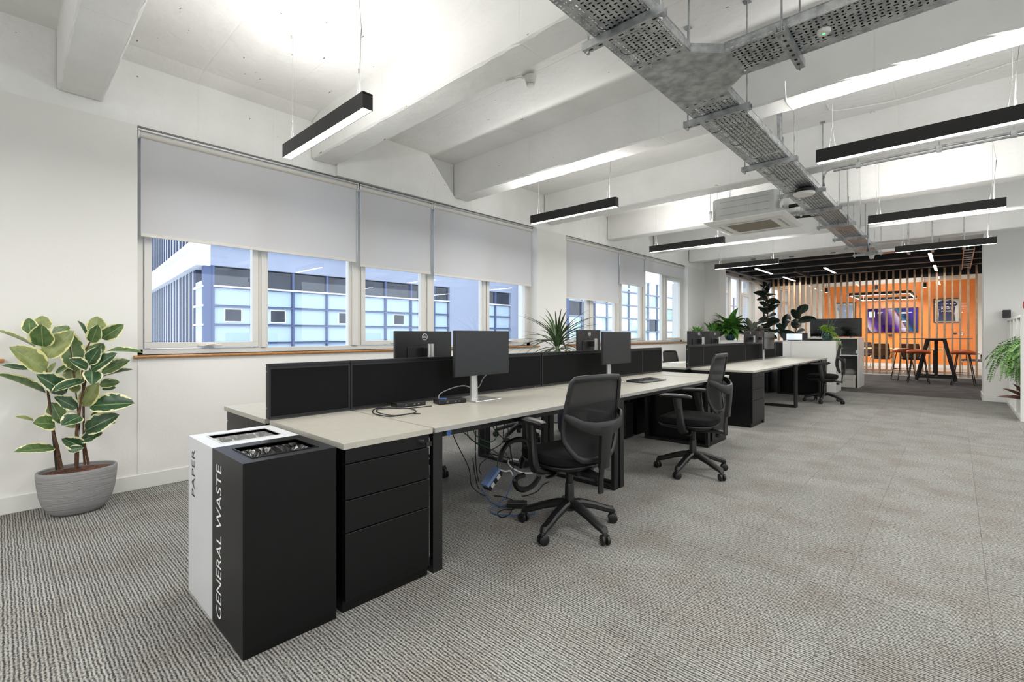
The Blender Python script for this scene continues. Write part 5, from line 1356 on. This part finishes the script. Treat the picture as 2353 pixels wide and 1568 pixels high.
for a, e, l in [(3.3, 38, .30), (2.9, 62, .28), (3.1, 12, .32), (3.9, 52, .24), (3.4, 75, .26)]:
    e = math.radians(e); b = Vector((0, 0, .22)); place(LM, mp_, b, b + Vector((math.cos(a) * math.cos(e), math.sin(a) * math.cos(e), math.sin(e))) * l, (.6, -.5, 1))
bg = thing('round_plaque', 'cream round plaque with a dark red rim on top of the shelf unit', 'plaque', (SX + .17, SY0 + .12, SH))
m = MB(); N_ = 40
m.sweep([(.135 * math.cos(2 * PI * k / N_), 0, .14 + .135 * math.sin(2 * PI * k / N_)) for k in range(N_)], (.016, .02), 8, up=(0, 1, 0), closed=True); m.build('rim', M['red'], bg, smooth=True)
m = MB(); m.cyl((0, -.006, .14), (0, .006, .14), .13, 40); m.build('disc', M['cream'], bg)
m = MB(); m.cyl((0, -.010, .14), (0, -.006, .14), .045, 24); m.build('boss', M['copper'], bg)
sp = PT(2307, 722, y=11.9)
r = thing('wall_speaker', 'small black speaker box on the white pier above the shelf unit', 'speaker', (.66, YE - .10, 1.57))
m = MB(); m.box(-.055, .045, -.05, .05, -.07, .07); m.build('housing', M['plastic'], r, bevel=.006)
for k in range(5): m = MB(); m.box(-.062, -.055, -.045, .045, -.055 + k * .024, -.045 + k * .024); m.build('fin', M['plastic2'], r)
m = MB(); m.box(-.02, .02, .05, .078, -.02, .02); m.build('bracket', M['plastic'], r)
for px in (2261,):
    for z in (.62, 1.14): m = MB(); m.box(.366, .376, YE + .05, YE + .09, z, z + .09); tag(m.build('door_hinge', M['chrome']), 'small steel hinge plate on the pier edge, %s' % ('lower one' if z < 1 else 'upper one'), 'hinge')

# ================================================================ UNDER THE DESKS
tw = thing('computer_tower', 'black computer tower under the near desks behind the double legs', 'computer', (-2.98, 5.0, 0))
m = MB(); m.box(-.2, .2, -.09, .09, .01, .40); m.build('case', M['plastic'], tw, bevel=.006)
for z in (.3, .2, .12): m = MB(); m.box(.2, .204, -.07, .07, z, z + .05); m.build('drive_bay', M['plastic2'], tw); 
for z in (.325, .225): m = MB(); m.cyl((.204, .03, z), (.207, .03, z), .006, 10); m.build('button', M['chrome'], tw)
for sx in (-.17, .17): m = MB(); m.box(sx - .01, sx + .01, -.08, .08, 0, .01); m.build('foot', M['black'], tw)
p_ = PT(1188, 1166, z=0)
r = thing('power_brick', 'black power adapter lying on the carpet beside the nearest chair', 'power adapter', (p_.x, p_.y, 0), .7)
m = MB(); m.box(-.07, .07, -.035, .035, 0, .04); m.build('housing', M['plastic'], r, bevel=.006)
b0, b1 = PT(1118, 1120, x=-2.35), PT(1146, 1080, x=-2.35)
r = thing('extension_lead', 'grey-blue multi-socket block hanging tilted among the desk cables', 'extension lead', tuple(b0))
ax = (b1 - b0); Lx = ax.length; ax = ax / Lx; xx = Vector((1, 0, 0)); zz = ax.cross(xx).normalized()
Rm = basis(xx, ax, zz, (0, 0, 0))
for (bx_, nm, mt, bb) in [((-.045, .02, 0, Lx, .0, .035), 'housing', 'black', 0), ((-.045, .02, 0, Lx, -.024, .0), 'cover', 'socket', 0), ((.02, .022, .02, .055, .004, .032), 'label', 'card', 0), ((.02, .022, .09, .125, .004, .032), 'label', 'card', 0)]:
    m = MB(); m.box(*bx_, mtx=Rm); m.build(nm, M[mt], r)
U = lambda px, py, x=-2.4: PT(px, py, x=x)
k_ = 6.032; C_ = lambda cx, cy, x=-2.4: PT(990 + cx / k_, 960 + cy / k_, x=x)
G_ = lambda cx, cy, h=.006: PT(990 + cx / k_, 960 + cy / k_, z=h)
cl = [('black', [C_(310, 215), C_(315, 260), C_(400, 440), C_(510, 660), C_(545, 790), C_(575, 960), G_(740, 1080), G_(960, 1090), G_(1130, 1140), G_(1195, 1190), G_(1150, 1270), G_(1000, 1280), G_(925, 1330), G_(980, 1385), G_(1080, 1350), G_(1120, 1290)], 'black cable dropping from the desk beam to the floor and looping by the adapter'),
      ('black', [C_(425, 185), C_(520, 260), C_(620, 350), C_(720, 420), C_(860, 540), C_(930, 600)], 'black cable slanting from the desk to the knot of cables, upper one'),
      ('green', [C_(500, 170), C_(540, 290), C_(700, 380), C_(850, 450), C_(940, 520), C_(925, 620), C_(915, 760), C_(870, 880)], 'dark green cable running down to the tilted socket block'),
      ('green', [C_(585, 160), C_(620, 240), C_(720, 310), C_(830, 340), C_(900, 290), C_(915, 180), C_(905, 95)], 'dark green cable hanging in a wide loop under the desk'),
      ('black', [C_(580, 560), C_(610, 780), C_(640, 930), C_(670, 990)], 'thin black cable hanging left of the socket block'),
      ('black', [C_(625, 180), C_(620, 500), C_(635, 740), C_(660, 880)], 'thin black cable hanging straight to the socket block'),
      ('black', [C_(850, 100), C_(900, 190), C_(1000, 290), C_(1090, 400), C_(1110, 520), C_(1140, 640), C_(1135, 760)], 'black cable crossing behind the others to the right'),
      ('black', [C_(1055, 65), C_(1075, 200), C_(1100, 400), C_(1130, 600), C_(1145, 700)], 'black cable hanging straight down right of the loop'),
      ('black', [C_(1030, 65), C_(1005, 180), C_(1000, 330), C_(930, 400), C_(830, 460), C_(780, 560), C_(690, 640), C_(670, 720), C_(700, 790)], 'long black cable winding down to the left of the knot'),
      ('black', [C_(960, 480), C_(1030, 490), C_(1090, 580), C_(1130, 680)], 'short black cable arching right of the knot'),
      ('blue', [C_(1135, 700), C_(1140, 850), C_(1080, 1010), G_(1010, 1140), G_(870, 1240), G_(830, 1300), G_(900, 1340), G_(1100, 1355), G_(1290, 1350), G_(1440, 1330), G_(1440, 1290)], 'blue network cable hanging to the floor and looping under the chair base'),
      ('blue', [C_(700, 990), C_(760, 1090), G_(850, 1180), G_(950, 1230), G_(1100, 1250), G_(1160, 1250)], 'blue network cable curving from the socket block to the adapter'),
      ('black', [G_(1260, 1090), G_(1350, 1075), G_(1480, 1020), G_(1560, 930), G_(1640, 890)], 'black cable leaving the adapter towards the desk leg'),
      ('grey', [C_(930, 720), C_(1030, 745), C_(1100, 740), C_(1135, 800)], 'pale grey cable beside the socket block'),
      ('grey', [C_(1210, 590, -2.5), C_(1120, 580, -2.5), C_(1070, 620, -2.5), C_(1130, 700, -2.5), C_(1250, 760, -2.5), C_(1340, 770, -2.5), C_(1410, 765, -2.5)], 'cream cable curling before the rear leg frame')]
for c, pts, lab in cl:
    cable('loose_cable', pts, .0035 if c != 'grey' else .006, M[{'black': 'plastic', 'green': 'greencable', 'blue': 'bluecable', 'grey': 'white_plastic'}[c]], lab, 'cable', 'loose cables under the near desk')
cable('cable_hose', [C_(960, 600, -2.3), C_(985, 480, -2.3), C_(1060, 370, -2.3), C_(1170, 310, -2.28), C_(1280, 310, -2.26), C_(1335, 370, -2.25), C_(1310, 480, -2.25), C_(1280, 560, -2.25), C_(1250, 680, -2.3)], .019, M['plastic'], 'thick black cable hose arching beside the chair arm', 'cable hose')
cable('cable_hose', [C_(1290, 800, -2.2), C_(1200, 830, -2.2), C_(1165, 890, -2.2), C_(1200, 970, -2.2), C_(1290, 1000, -2.2), C_(1400, 950, -2.2), C_(1480, 850, -2.2), C_(1500, 800, -2.2)], .020, M['plastic'], 'thick black cable hose looping low behind the nearest chair', 'cable hose')
r = thing('rucksack', 'dark navy rucksack under the window-side desks', 'bag', (-3.55, 4.85, 0), .3)
m = MB(); R_ = []
for z, k in ((0, .85), (.05, 1), (.2, 1.02), (.32, .85), (.38, .5), (.395, .2)): R_.append([(x * k, y * k, z) for x, y in superloop(.11, .16, 24, .7)])
loft(m, R_); m.build('body', M['navy'], r, smooth=True); m = MB(); m.tube([(0, -.04, .39), (0, -.03, .43), (0, .03, .43), (0, .04, .39)], .008, 6); m.build('handle', M['black'], r, smooth=True)
pp = PT(1540, 826, z=ZT); r = thing('papers', 'loose white papers on the window-side desk of the far bank', 'papers', (-3.42, 7.75, ZT), .3)
for k in range(4): m = MB(); m.box(-.105, .105, -.148, .148, .001 * k, .001 * k + .0008, mtx=Matrix.Translation((.05 * k, .06 * k, 0)) @ Matrix.Rotation(.3 * k, 4, 'Z')); m.build('sheet', M['card'], r)
m = MB(); m.cyl((-1.96, 1.56, .70), (-1.9, 1.56, .70), .012, 16); 
m = MB(); m.cyl((0, 0, 0), (.0015, 0, 0), .016, 20); tag(m.build('round_sticker', M['bluecable'], loc=(-1.9345, 1.60, .690)), 'blue round sticker on the black beam under the near desk', 'sticker')

# ================================================================ BREAKOUT AREA (black ceiling) AND MEETING ROOM
FX = -4.95; YS = 18.2; YM = 23.2; RX = .78
struct(bx(-5.3, 4.9, 12.3, YS + .15, -.12, .001).build('floor', M['carpet2']), 'charcoal carpet of the breakout area')
struct(bx(-5.3, 4.9, YS + .15, YM + .3, -.12, 0.0).build('floor', M['floor3']), 'pale floor of the meeting room')
struct(bx(-5.3, 4.9, 13.0, YS + .15, 3.32, 3.5).build('ceiling', M['blackpaint']), 'black painted ceiling of the breakout area')
struct(bx(-5.3, 4.9, YS + .15, YM + .3, 3.42, 3.6).build('ceiling', M['wall']), 'white ceiling of the meeting room')
wall_with_openings('wall_left', -5.35, FX, 13.0, YM + .2, 3.42, [(14.15, 17.35, 1.04, 3.02), (19.0, 22.2, 1.04, 3.02)], M['wall'], 'white window wall beyond the opening')
struct(bx(.95, 1.05, 13.0, YS + .15, 0, 3.42).build('wall_right', M['wall']), 'white side wall of the breakout area')
struct(bx(RX, RX + .1, YS + .15, YM + .2, 0, 3.42).build('wall_right', M['wall']), 'white side wall of the meeting room')
struct(bx(-5.3, RX, YM, YM + .15, 0, 3.42).build('wall_far', M['wall']), 'end wall of the meeting room')
struct(bx(-3.99, .50, YM - .012, YM, .12, 3.16).build('wall_orange_panel', M['orange']), 'glossy orange painted field of the end wall') if 0 else None
o = bx(-3.99, .50, YM - .012, YM, .12, 3.16).build('orange_panel', M['orange']); o.parent = D.objects['wall_far.001']
struct(bx(FX, RX, YM - .02, YM - .0125, 0, .12).build('baseboard_far', M['white_lam']), 'white skirting under the orange wall')
for i, y in enumerate([13.35, 14.55, 15.75, 16.95, 18.0]):
    struct(bx(-4.95, .95, y, y + .22, 3.02 if i < 4 else 3.1, 3.32).build('trim_%d' % (30 + i), M['blackpaint']), 'black painted ceiling beam')
struct(bx(-4.75, -4.6, 13.0, 18.0, 3.0, 3.1).build('trim_36', M['blackpaint']), 'black edge beam over the far window')
struct(bx(-4.95, RX + .17, YS + .06, YS + .16, 2.88, 3.42).build('trim_37', M['blackpaint']), 'black bulkhead above the glass partition')
g = PT(1664, 700, x=-5.08).y
P2 = lambda px: PT(px, 700, x=-5.08).y
wf = window(4, 14.15, 17.35, 1.04, 3.02, [(14.3, 15.02, True), (15.35, 16.05, False), (16.4, 17.05, True)], X=-5.10, label='tall window in the breakout area beside the plants')
wg = window(5, 19.0, 22.2, 1.04, 3.02, [(19.15, 19.95, True), (20.2, 21.0, False), (21.3, 22.0, True)], X=-5.10, label='window of the meeting room behind the slats')
for y in (14.15, 19.0):
    m = MB(); m.cyl((-4.98, y, 2.98), (-4.98, y + 3.2, 2.98), .035, 12); tag(m.build('blind_roll', M['blindbar'], smooth=True), 'rolled-up blind at the head of the %s window' % ('breakout area' if y < 15 else 'meeting room'), 'blind')
# slat screen
sl = thing('slat_screen', 'row of upright timber slats dividing off the meeting room', 'slat screen', (0, YS - .06, 0))
sm_ = MB().box(-.0225, .0225, -.045, .045, .02, 3.12).mesh('slat', M['slat'])
xs0, xs1 = PT(1765.5, 700, y=YS - .06).x, PT(2244, 700, y=YS - .06).x
for k in range(33):
    o = D.objects.new('slat', sm_); COL.objects.link(o); o.parent = sl; o.location = (xs0 + (xs1 - xs0) * k / 32, 0, 0)
m = MB(); m.box(-4.9, .75, -.05, .05, 0, .02); m.build('floor_rail', M['white_lam'], sl)
gp = thing('glass_partition', 'full-height clear glass partition in slim frames behind the slats', 'glass partition', (0, YS + .11, 0))
xg = [-4.93, -3.5, -2.1, -.7, .74]
for a, b in zip(xg, xg[1:]): m = MB(); m.box(a + .003, b - .003, -.005, .005, .09, 2.88); m.build('pane', M['glass2'], gp)
m = MB(); m.box(-4.95, .78, -.03, .03, 0.002, .09); m.build('base_channel', M['white_lam'], gp)
m = MB(); m.box(-4.95, -4.90, -.05, .05, .09, 2.88); m.build('end_post', M['black'], gp)


def strip(x, y0, y1, z, label, lit=True):
    r = thing('strip_light' if lit else 'light_housing', label, 'lamp', (x, y0, z), 0, 'ceiling strip lights of the breakout area' if lit else None); L = y1 - y0
    m = MB(); m.box(-.03, .03, 0, L, .01, .07); m.build('housing', M['black'], r)
    if lit:
        m = MB(); m.box(-.028, .028, .01, L - .01, .002, .01); m.build('diffuser', M['lampglow'], r)
        area('strip', r, (0, L / 2, -.004), .05, L - .04, 26)
    for y in (.15, L - .15): m = MB(); m.cyl((0, y, .07), (0, y, 3.32 - z), .004, 6); m.build('drop_rod', M['galv'], r)
strip(-3.95, 13.9, 15.45, 2.98, 'lit ceiling strip nearest the opening, above the far window side')
strip(-3.9, 16.45, 17.95, 2.98, 'lit ceiling strip above the slats at the window side')
strip(-2.56, 14.95, 16.5, 2.98, 'lit ceiling strip in the middle of the black ceiling')
strip(-.42, 13.85, 15.4, 2.98, 'lit ceiling strip at the right, nearer one')
strip(-.40, 16.35, 17.8, 2.98, 'lit ceiling strip at the right, close to the slats')
strip(-3.3, 15.1, 17.0, 2.95, 'unlit black housing between the strips over the tall plant', False)
# ladder tray with copper pipes in the black ceiling
r = thing('pipe_ladder', 'ladder tray with copper pipes under the black ceiling at the right', 'cable tray', (0.12, 0, 2.97))
for x in (0, .16): m = MB(); m.box(x - .008, x + .008, 13.6, 17.7, 0, .04); m.build('side_rail', M['copper'], r)
for k in range(9): m = MB(); m.box(0.01, .15, 13.8 + k * .45, 13.84 + k * .45, .005, .02); m.build('rung', M['white_plastic'], r)
for y in (14.0, 17.0): m = MB(); m.cyl((.08, y, .02), (.08, y, .35), .005, 6); m.build('drop_rod', M['galv'], r)
# soffit rings and trap
for px, t in ((1731, 'leftmost, above the pendant'), (1819, 'middle one'), (1914, 'rightmost, left of the tray end')):
    p = PT(px, {1731: 596, 1819: 590, 1914: 581}[px], z=3.036); N_ = 20
    p.y = min(p.y, 12.9); k_s = 1
    r = thing('soffit_ring', 'black ring light fitting in the soffit of the opening, ' + t, 'light fitting', (p.x, p.y, 3.04))
    m = MB(); m.sweep([(.045 * math.cos(2 * PI * k / N_), .045 * math.sin(2 * PI * k / N_), -.006) for k in range(N_)], (.018, .012), 6, closed=True); m.build('ring', M['black'], r, smooth=True)
    m = MB(); m.cyl((0, 0, -.006), (0, 0, 0), .036, 16); m.build('lens', M['white_plastic'], r)

# high table
tb = thing('high_table', 'high bar table with black splayed A-frame legs on castors', 'table', (-.37, 16.25, 0))
m = MB(); m.prism([(x, y) for x, y in superloop(.68, .42, 32, .35)], 1.095, 1.115); m.build('tabletop', M['tabletop'], tb, bevel=.003)
for sy in (-.36, .36):
    for sx in (-1, 1):
        m = MB(); m.sweep([(sx * .16, sy, 1.07), (sx * .37, sy, .06)], (.07, .05), 8, up=(0, 1, 0), power=.35); m.build('leg', M['black'], tb)
        m = MB(); m.cyl((sx * .375, sy - .012, .028), (sx * .375, sy + .012, .028), .028, 14); m.cyl((sx * .375, sy, .028), (sx * .372, sy, .075), .012, 8); m.build('castor', M['chrome'], tb, smooth=True)
    m = MB(); m.box(-.19, .19, sy - .03, sy + .03, 1.05, 1.094); m.build('top_rail', M['black'], tb)
    m = MB(); m.box(-.335, .335, sy - .02, sy + .02, .12, .17); m.build('stretcher', M['black'], tb)
m = MB(); m.box(-.03, .03, -.34, .34, .125, .165); m.build('stretcher', M['black'], tb)
m = MB(); m.box(-.035, .035, -.02, .02, .165, 1.09); m.build('centre_post', M['black'], tb)


def stool(loc, rz, label):
    r = thing('bar_stool', label, 'stool', loc, rz, 'orange leather bar stools')
    m = MB(); n = 32; R_ = []
    for z, k in ((.765, .80), (.77, .93), (.79, 1.0), (.82, .98), (.84, .88), (.848, .5), (.849, .15)):
        R_.append([(x * k, y * k * .95, z - .035 * (abs(x) / .24) ** 2.2) for x, y in superloop(.24, .19, n, .75)])
    loft(m, R_); m.build('seat', M['leather'], r, smooth=True)
    for sx in (-1, 1):
        m = MB(); m.tube([(sx * .10, -.11, .76), (sx * .19, -.17, .10), (sx * .205, -.175, .02), (sx * .205, -.15, .011), (sx * .205, .15, .011), (sx * .205, .175, .02), (sx * .19, .17, .10), (sx * .10, .11, .76)], .0105, 8); m.build('sled_leg', M['black'], r, smooth=True)
    for (a, b) in [((-.17, -.155, .26), (.17, -.155, .26)), ((-.17, .155, .29), (.17, .155, .29)), ((-.168, -.155, .31), (-.168, .155, .31)), ((.168, -.155, .31), (.168, .155, .31))]:
        m = MB(); m.cyl(a, b, .007, 8); m.build('foot_rail', M['black'], r)
    return r
s1 = stool((-.69, 15.62, 0), .12, 'orange leather bar stool left of the nearest table leg')
dup(s1, (.13, 15.65, 0), -.1, 'orange leather bar stool at the right of the high table')
dup(s1, (-1.02, 16.35, 0), .5, 'orange leather bar stool farther back at the left of the high table')

# meeting room contents
mt = thing('meeting_table', 'pale wood meeting table on black legs beyond the slats', 'table', (-1.6, 20.6, 0))
M['ash'] = mat('pale_ash', (214, 178, 132), .4, noise=.06)
m = MB(); m.box(-1.3, 1.3, -.6, .6, .72, .75); m.build('tabletop', M['ash'], mt, bevel=.004)
for sx in (-1.1, 1.1):
    for sy in (-.45, .45): m = MB(); m.box(sx - .035, sx + .035, sy - .035, sy + .035, 0, .72); m.build('leg', M['black'], mt)


def cant(loc, rz, label):
    r = thing('cantilever_chair', label, 'chair', loc, rz, 'meeting room chairs')
    m = MB(); R_ = []
    for z, k in ((.43, .9), (.445, 1), (.475, 1), (.485, .9)): R_.append([(x * k, y * k, z) for x, y in superloop(.24, .23, 24, .5)])
    loft(m, R_); m.build('seat', M['seat'], r, smooth=True)
    lo = [(-.20, -.30, .92), (.20, -.30, .92), (.235, -.235, .62), (.19, -.22, .50), (-.19, -.22, .50), (-.235, -.235, .62)]
    m = MB(); m.sweep(lo, (.03, .03), 8, up=(0, 1, 0), closed=True); m.build('back_frame', M['plastic'], r, smooth=True)
    m = MB(); m.add(lo, [(0, 1, 2, 5), (5, 2, 3, 4)]); m.build('back_mesh', M['mesh'], r)
    for sx in (-1, 1):
        m = MB(); m.tube([(sx * .22, -.21, .62), (sx * .235, -.20, .46), (sx * .235, .2, .44), (sx * .235, .24, .40), (sx * .235, .235, .05), (sx * .235, .2, .014), (sx * .235, -.22, .014)], .012, 8); m.build('chrome_leg', M['chrome'], r, smooth=True)
        m = MB(); m.box(sx * .26 - .02, sx * .26 + .02, -.12, .14, .64, .665); m.tube([(sx * .26, .1, .64), (sx * .25, .1, .46)], .01, 6); m.build('armrest', M['plastic'], r)
    m = MB(); m.tube([(-.235, -.22, .014), (.235, -.22, .014)], .012, 8); m.build('cross_bar', M['chrome'], r, smooth=True)
    return r
c1 = cant((-1.75, 19.35, 0), .0, 'black mesh cantilever chair beyond the slats, left one')
dup(c1, (-1.0, 19.4, 0), -.1, 'black mesh cantilever chair beyond the slats, second from left')
dup(c1, (.35, 19.4, 0), H90 + .1, 'black mesh cantilever chair by the side wall, seen past the last slat')
dup(c1, (-2.5, 21.7, 0), PI, 'black mesh cantilever chair on the far side of the meeting table')

ms = thing('wall_screen', 'wall-mounted screen showing purple and blue waves on the orange wall', 'television', (-1.795, YM - .05, 1.76))
m = MB(); m.box(-.775, .775, -.02, .035, -.465, .465); m.build('housing', M['plastic'], ms)
w_ = D.materials.new('wave_picture'); w_.use_nodes = True; nt = w_.node_tree; L = nt.links; nt.nodes.clear()
o_ = nt.nodes.new('ShaderNodeOutputMaterial'); em = nt.nodes.new('ShaderNodeEmission'); em.inputs[1].default_value = .85
tc = nt.nodes.new('ShaderNodeTexCoord'); wv = nt.nodes.new('ShaderNodeTexWave'); wv.inputs['Scale'].default_value = .16; wv.inputs['Distortion'].default_value = 5; wv.inputs['Detail'].default_value = .5; wv.inputs['Detail Scale'].default_value = .8
mp = nt.nodes.new('ShaderNodeMapping'); mp.inputs['Rotation'].default_value = (0, .7, 0); mp.inputs['Location'].default_value = (.3, 0, .15)
L.new(tc.outputs['Object'], mp.inputs[0]); L.new(mp.outputs[0], wv.inputs[0])
cr = nt.nodes.new('ShaderNodeValToRGB'); e = cr.color_ramp.elements
for p_0, c_0 in [(0, (54, 24, 92)), (.2, (120, 70, 170)), (.38, (214, 180, 214)), (.5, (240, 226, 236)), (.56, (150, 40, 60)), (.64, (60, 130, 180)), (.8, (24, 50, 90)), (1, (80, 60, 190))]:
    q_ = e.new(p_0) if 0 < p_0 < 1 else e[0 if p_0 == 0 else -1]; q_.color = s2l(c_0) + (1,)
L.new(wv.outputs['Fac'], cr.inputs[0]); L.new(cr.outputs[0], em.inputs[0]); L.new(em.outputs[0], o_.inputs[0])
m = MB(); m.box(-.75, .75, -.0215, -.02, -.44, .44); m.build('picture', w_, ms)
m = MB(); m.box(-.69, -.50, -.0225, -.0217, .12, .34); m.build('badge_panel', M['sky_panel'], ms)
for x, z, l in ((-.42, .30, .16), (-.42, .26, .12), (.30, .28, .30), (.30, .24, .18), (.30, -.02, .12), (.30, -.06, .20), (.30, -.34, .14), (.30, -.38, .2)): m = MB(); m.box(x, x + l, -.0225, -.0217, z, z + .014); m.build('text_line', M['white_ink'], ms)
r = thing('conference_camera', 'small black camera bracket on the orange wall below the screen', 'camera', (-1.80, YM - .08, 1.19))
m = MB(); m.box(-.09, .09, -.03, .06, -.03, .04); m.build('housing', M['plastic'], r, bevel=.01); m = MB(); m.cyl((0, -.05, 0), (0, -.03, 0), .03, 14); m.build('lens', M['black'], r)


def shirt(x0, x1, z0, z1, col, label, texts):
    w, h = x1 - x0, z1 - z0
    r = thing('framed_shirt', label, 'framed shirt', ((x0 + x1) / 2, YM - .05, (z0 + z1) / 2))
    for a in (-w / 2, w / 2 - .03): m = MB(); m.box(a, a + .03, -.01, .035, -h / 2, h / 2); m.build('frame', M['black'], r)
    for a in (-h / 2, h / 2 - .03): m = MB(); m.box(-w / 2 + .03, w / 2 - .03, -.01, .035, a, a + .03); m.build('frame', M['black'], r)
    m = MB(); m.box(-w / 2 + .03, w / 2 - .03, .02, .03, -h / 2 + .03, h / 2 - .03); m.build('mount', M['card'], r)
    a, b = w * .40, h * .44
    P_ = [(-a * .78, -b), (a * .80, -b), (a * .72, -b * .3), (a * .80, b * .35), (a, b * .55), (a * .85, b * .82), (a * .32, b), (a * .12, b * .9), (-a * .12, b * .9), (-a * .32, b), (-a * .85, b * .82), (-a, b * .55), (-a * .80, b * .35), (-a * .72, -b * .3)]
    m = MB(); m.prism([(p[0], p[1]) for p in P_], -.014, 0, mtx=basis((1, 0, 0), (0, 0, 1), (0, 1, 0), (0, .02, 0))); m.build('shirt', col, r)
    for t, sz, zz, mt_ in texts:
        me = text_mesh(t, sz, mt_, depth=.0002); xx = [v.co.x for v in me.vertices]; c_ = (min(xx) + max(xx)) / 2
        put_mesh('lettering', me, basis((1, 0, 0), (0, 0, 1), (0, -1, 0), (-c_, .005, zz)), r)
    return r
M['shirt_navy'] = mat('navy_shirt', (38, 48, 92), .7, noise=.15); M['shirt_grey'] = mat('grey_blue_shirt', (140, 156, 184), .7, noise=.05)
shirt(-3.60, -2.90, 1.55, 2.49, M['shirt_grey'], 'framed grey-blue sports shirt on the orange wall, left of the screen', [('o', .12, .12, M['white_ink'])])
shirt(-.60, .11, 1.64, 2.51, M['shirt_navy'], 'framed navy sports shirt on the orange wall, right of the screen', [('KING', .12, .04, M['white_ink']), ('POWER', .075, -.05, M['white_ink'])])
r = thing('thermostat', 'white thermostat on the orange wall', 'thermostat', (.13, YM - .03, 1.24)); m = MB(); m.box(-.055, .055, -.01, .018, -.05, .05); m.build('housing', M['white_plastic'], r, bevel=.004); m = MB(); m.box(-.04, .04, -.012, -.01, .0, .03); m.build('display', M['greycable'], r)
r = thing('wall_switch', 'small black wall plate beside the thermostat', 'switch', (-.02, YM - .03, 1.25)); m = MB(); m.box(-.05, .04, -.004, .018, -.03, .03); m.build('plate', M['black'], r, bevel=.002)
# square ring pendant
rg = thing('ring_pendant', 'rectangular black ring pendant lamp in the meeting room', 'lamp', (-1.83, 21.0, 2.50))
for (a, b, c, d_) in [(-.80, .80, -1.55, -1.49), (-.80, .80, 1.49, 1.55), (-.80, -.74, -1.49, 1.49), (.74, .80, -1.49, 1.49)]:
    m = MB(); m.box(a, b, c, d_, .008, .10); m.build('housing', M['black'], rg)
    m = MB(); m.box(a + .015, b - .015, c + .015, d_ - .015, .002, .008); m.build('diffuser', M['lampglow'], rg)
for sx in (-.7, .7):
    for sy in (-1.4, 1.4): m = MB(); m.cyl((sx, sy, .1), (sx, sy, .92), .0015, 5); m.build('suspension_wire', M['silver'], rg)
area('ring_light', rg, (0, 0, -.01), 1.5, 3.0, 130); area('ring_up', rg, (0, 0, .14), 1.4, 2.8, 60, True)
for px, t in ((1899, 'leftmost of three'), (2013.6, 'middle of three'), (2125, 'rightmost of three')):
    p = PT(px, 660, y=20.2)
    r = thing('spotlight', 'black cylinder spotlight hanging before the orange wall, ' + t, 'spotlight', (p.x, 20.2, 2.72))
    m = MB(); m.cyl((0, 0, 0), (0, 0, .16), .045, 18); m.build('housing', M['black'], r, smooth=True)
    m = MB(); m.cyl((0, 0, .16), (0, 0, .70), .006, 6); m.build('stem', M['black'], r)
    m = MB(); m.cyl((0, 0, -.003), (0, 0, 0), .036, 16); m.build('lens', M['lampglow'], r)
r = thing('ceiling_vent_unit', 'grey ventilation unit under the meeting room ceiling at the right', 'air conditioner', (-.35, 21.2, 3.05)); m = MB(); m.box(-.45, .45, -.4, .4, 0, .36); m.build('casing', M['acgrey'], r, bevel=.01)
m = MB(); m.box(-.3, .3, -.405, -.40, .08, .28); m.build('grille', M['grille'], r)
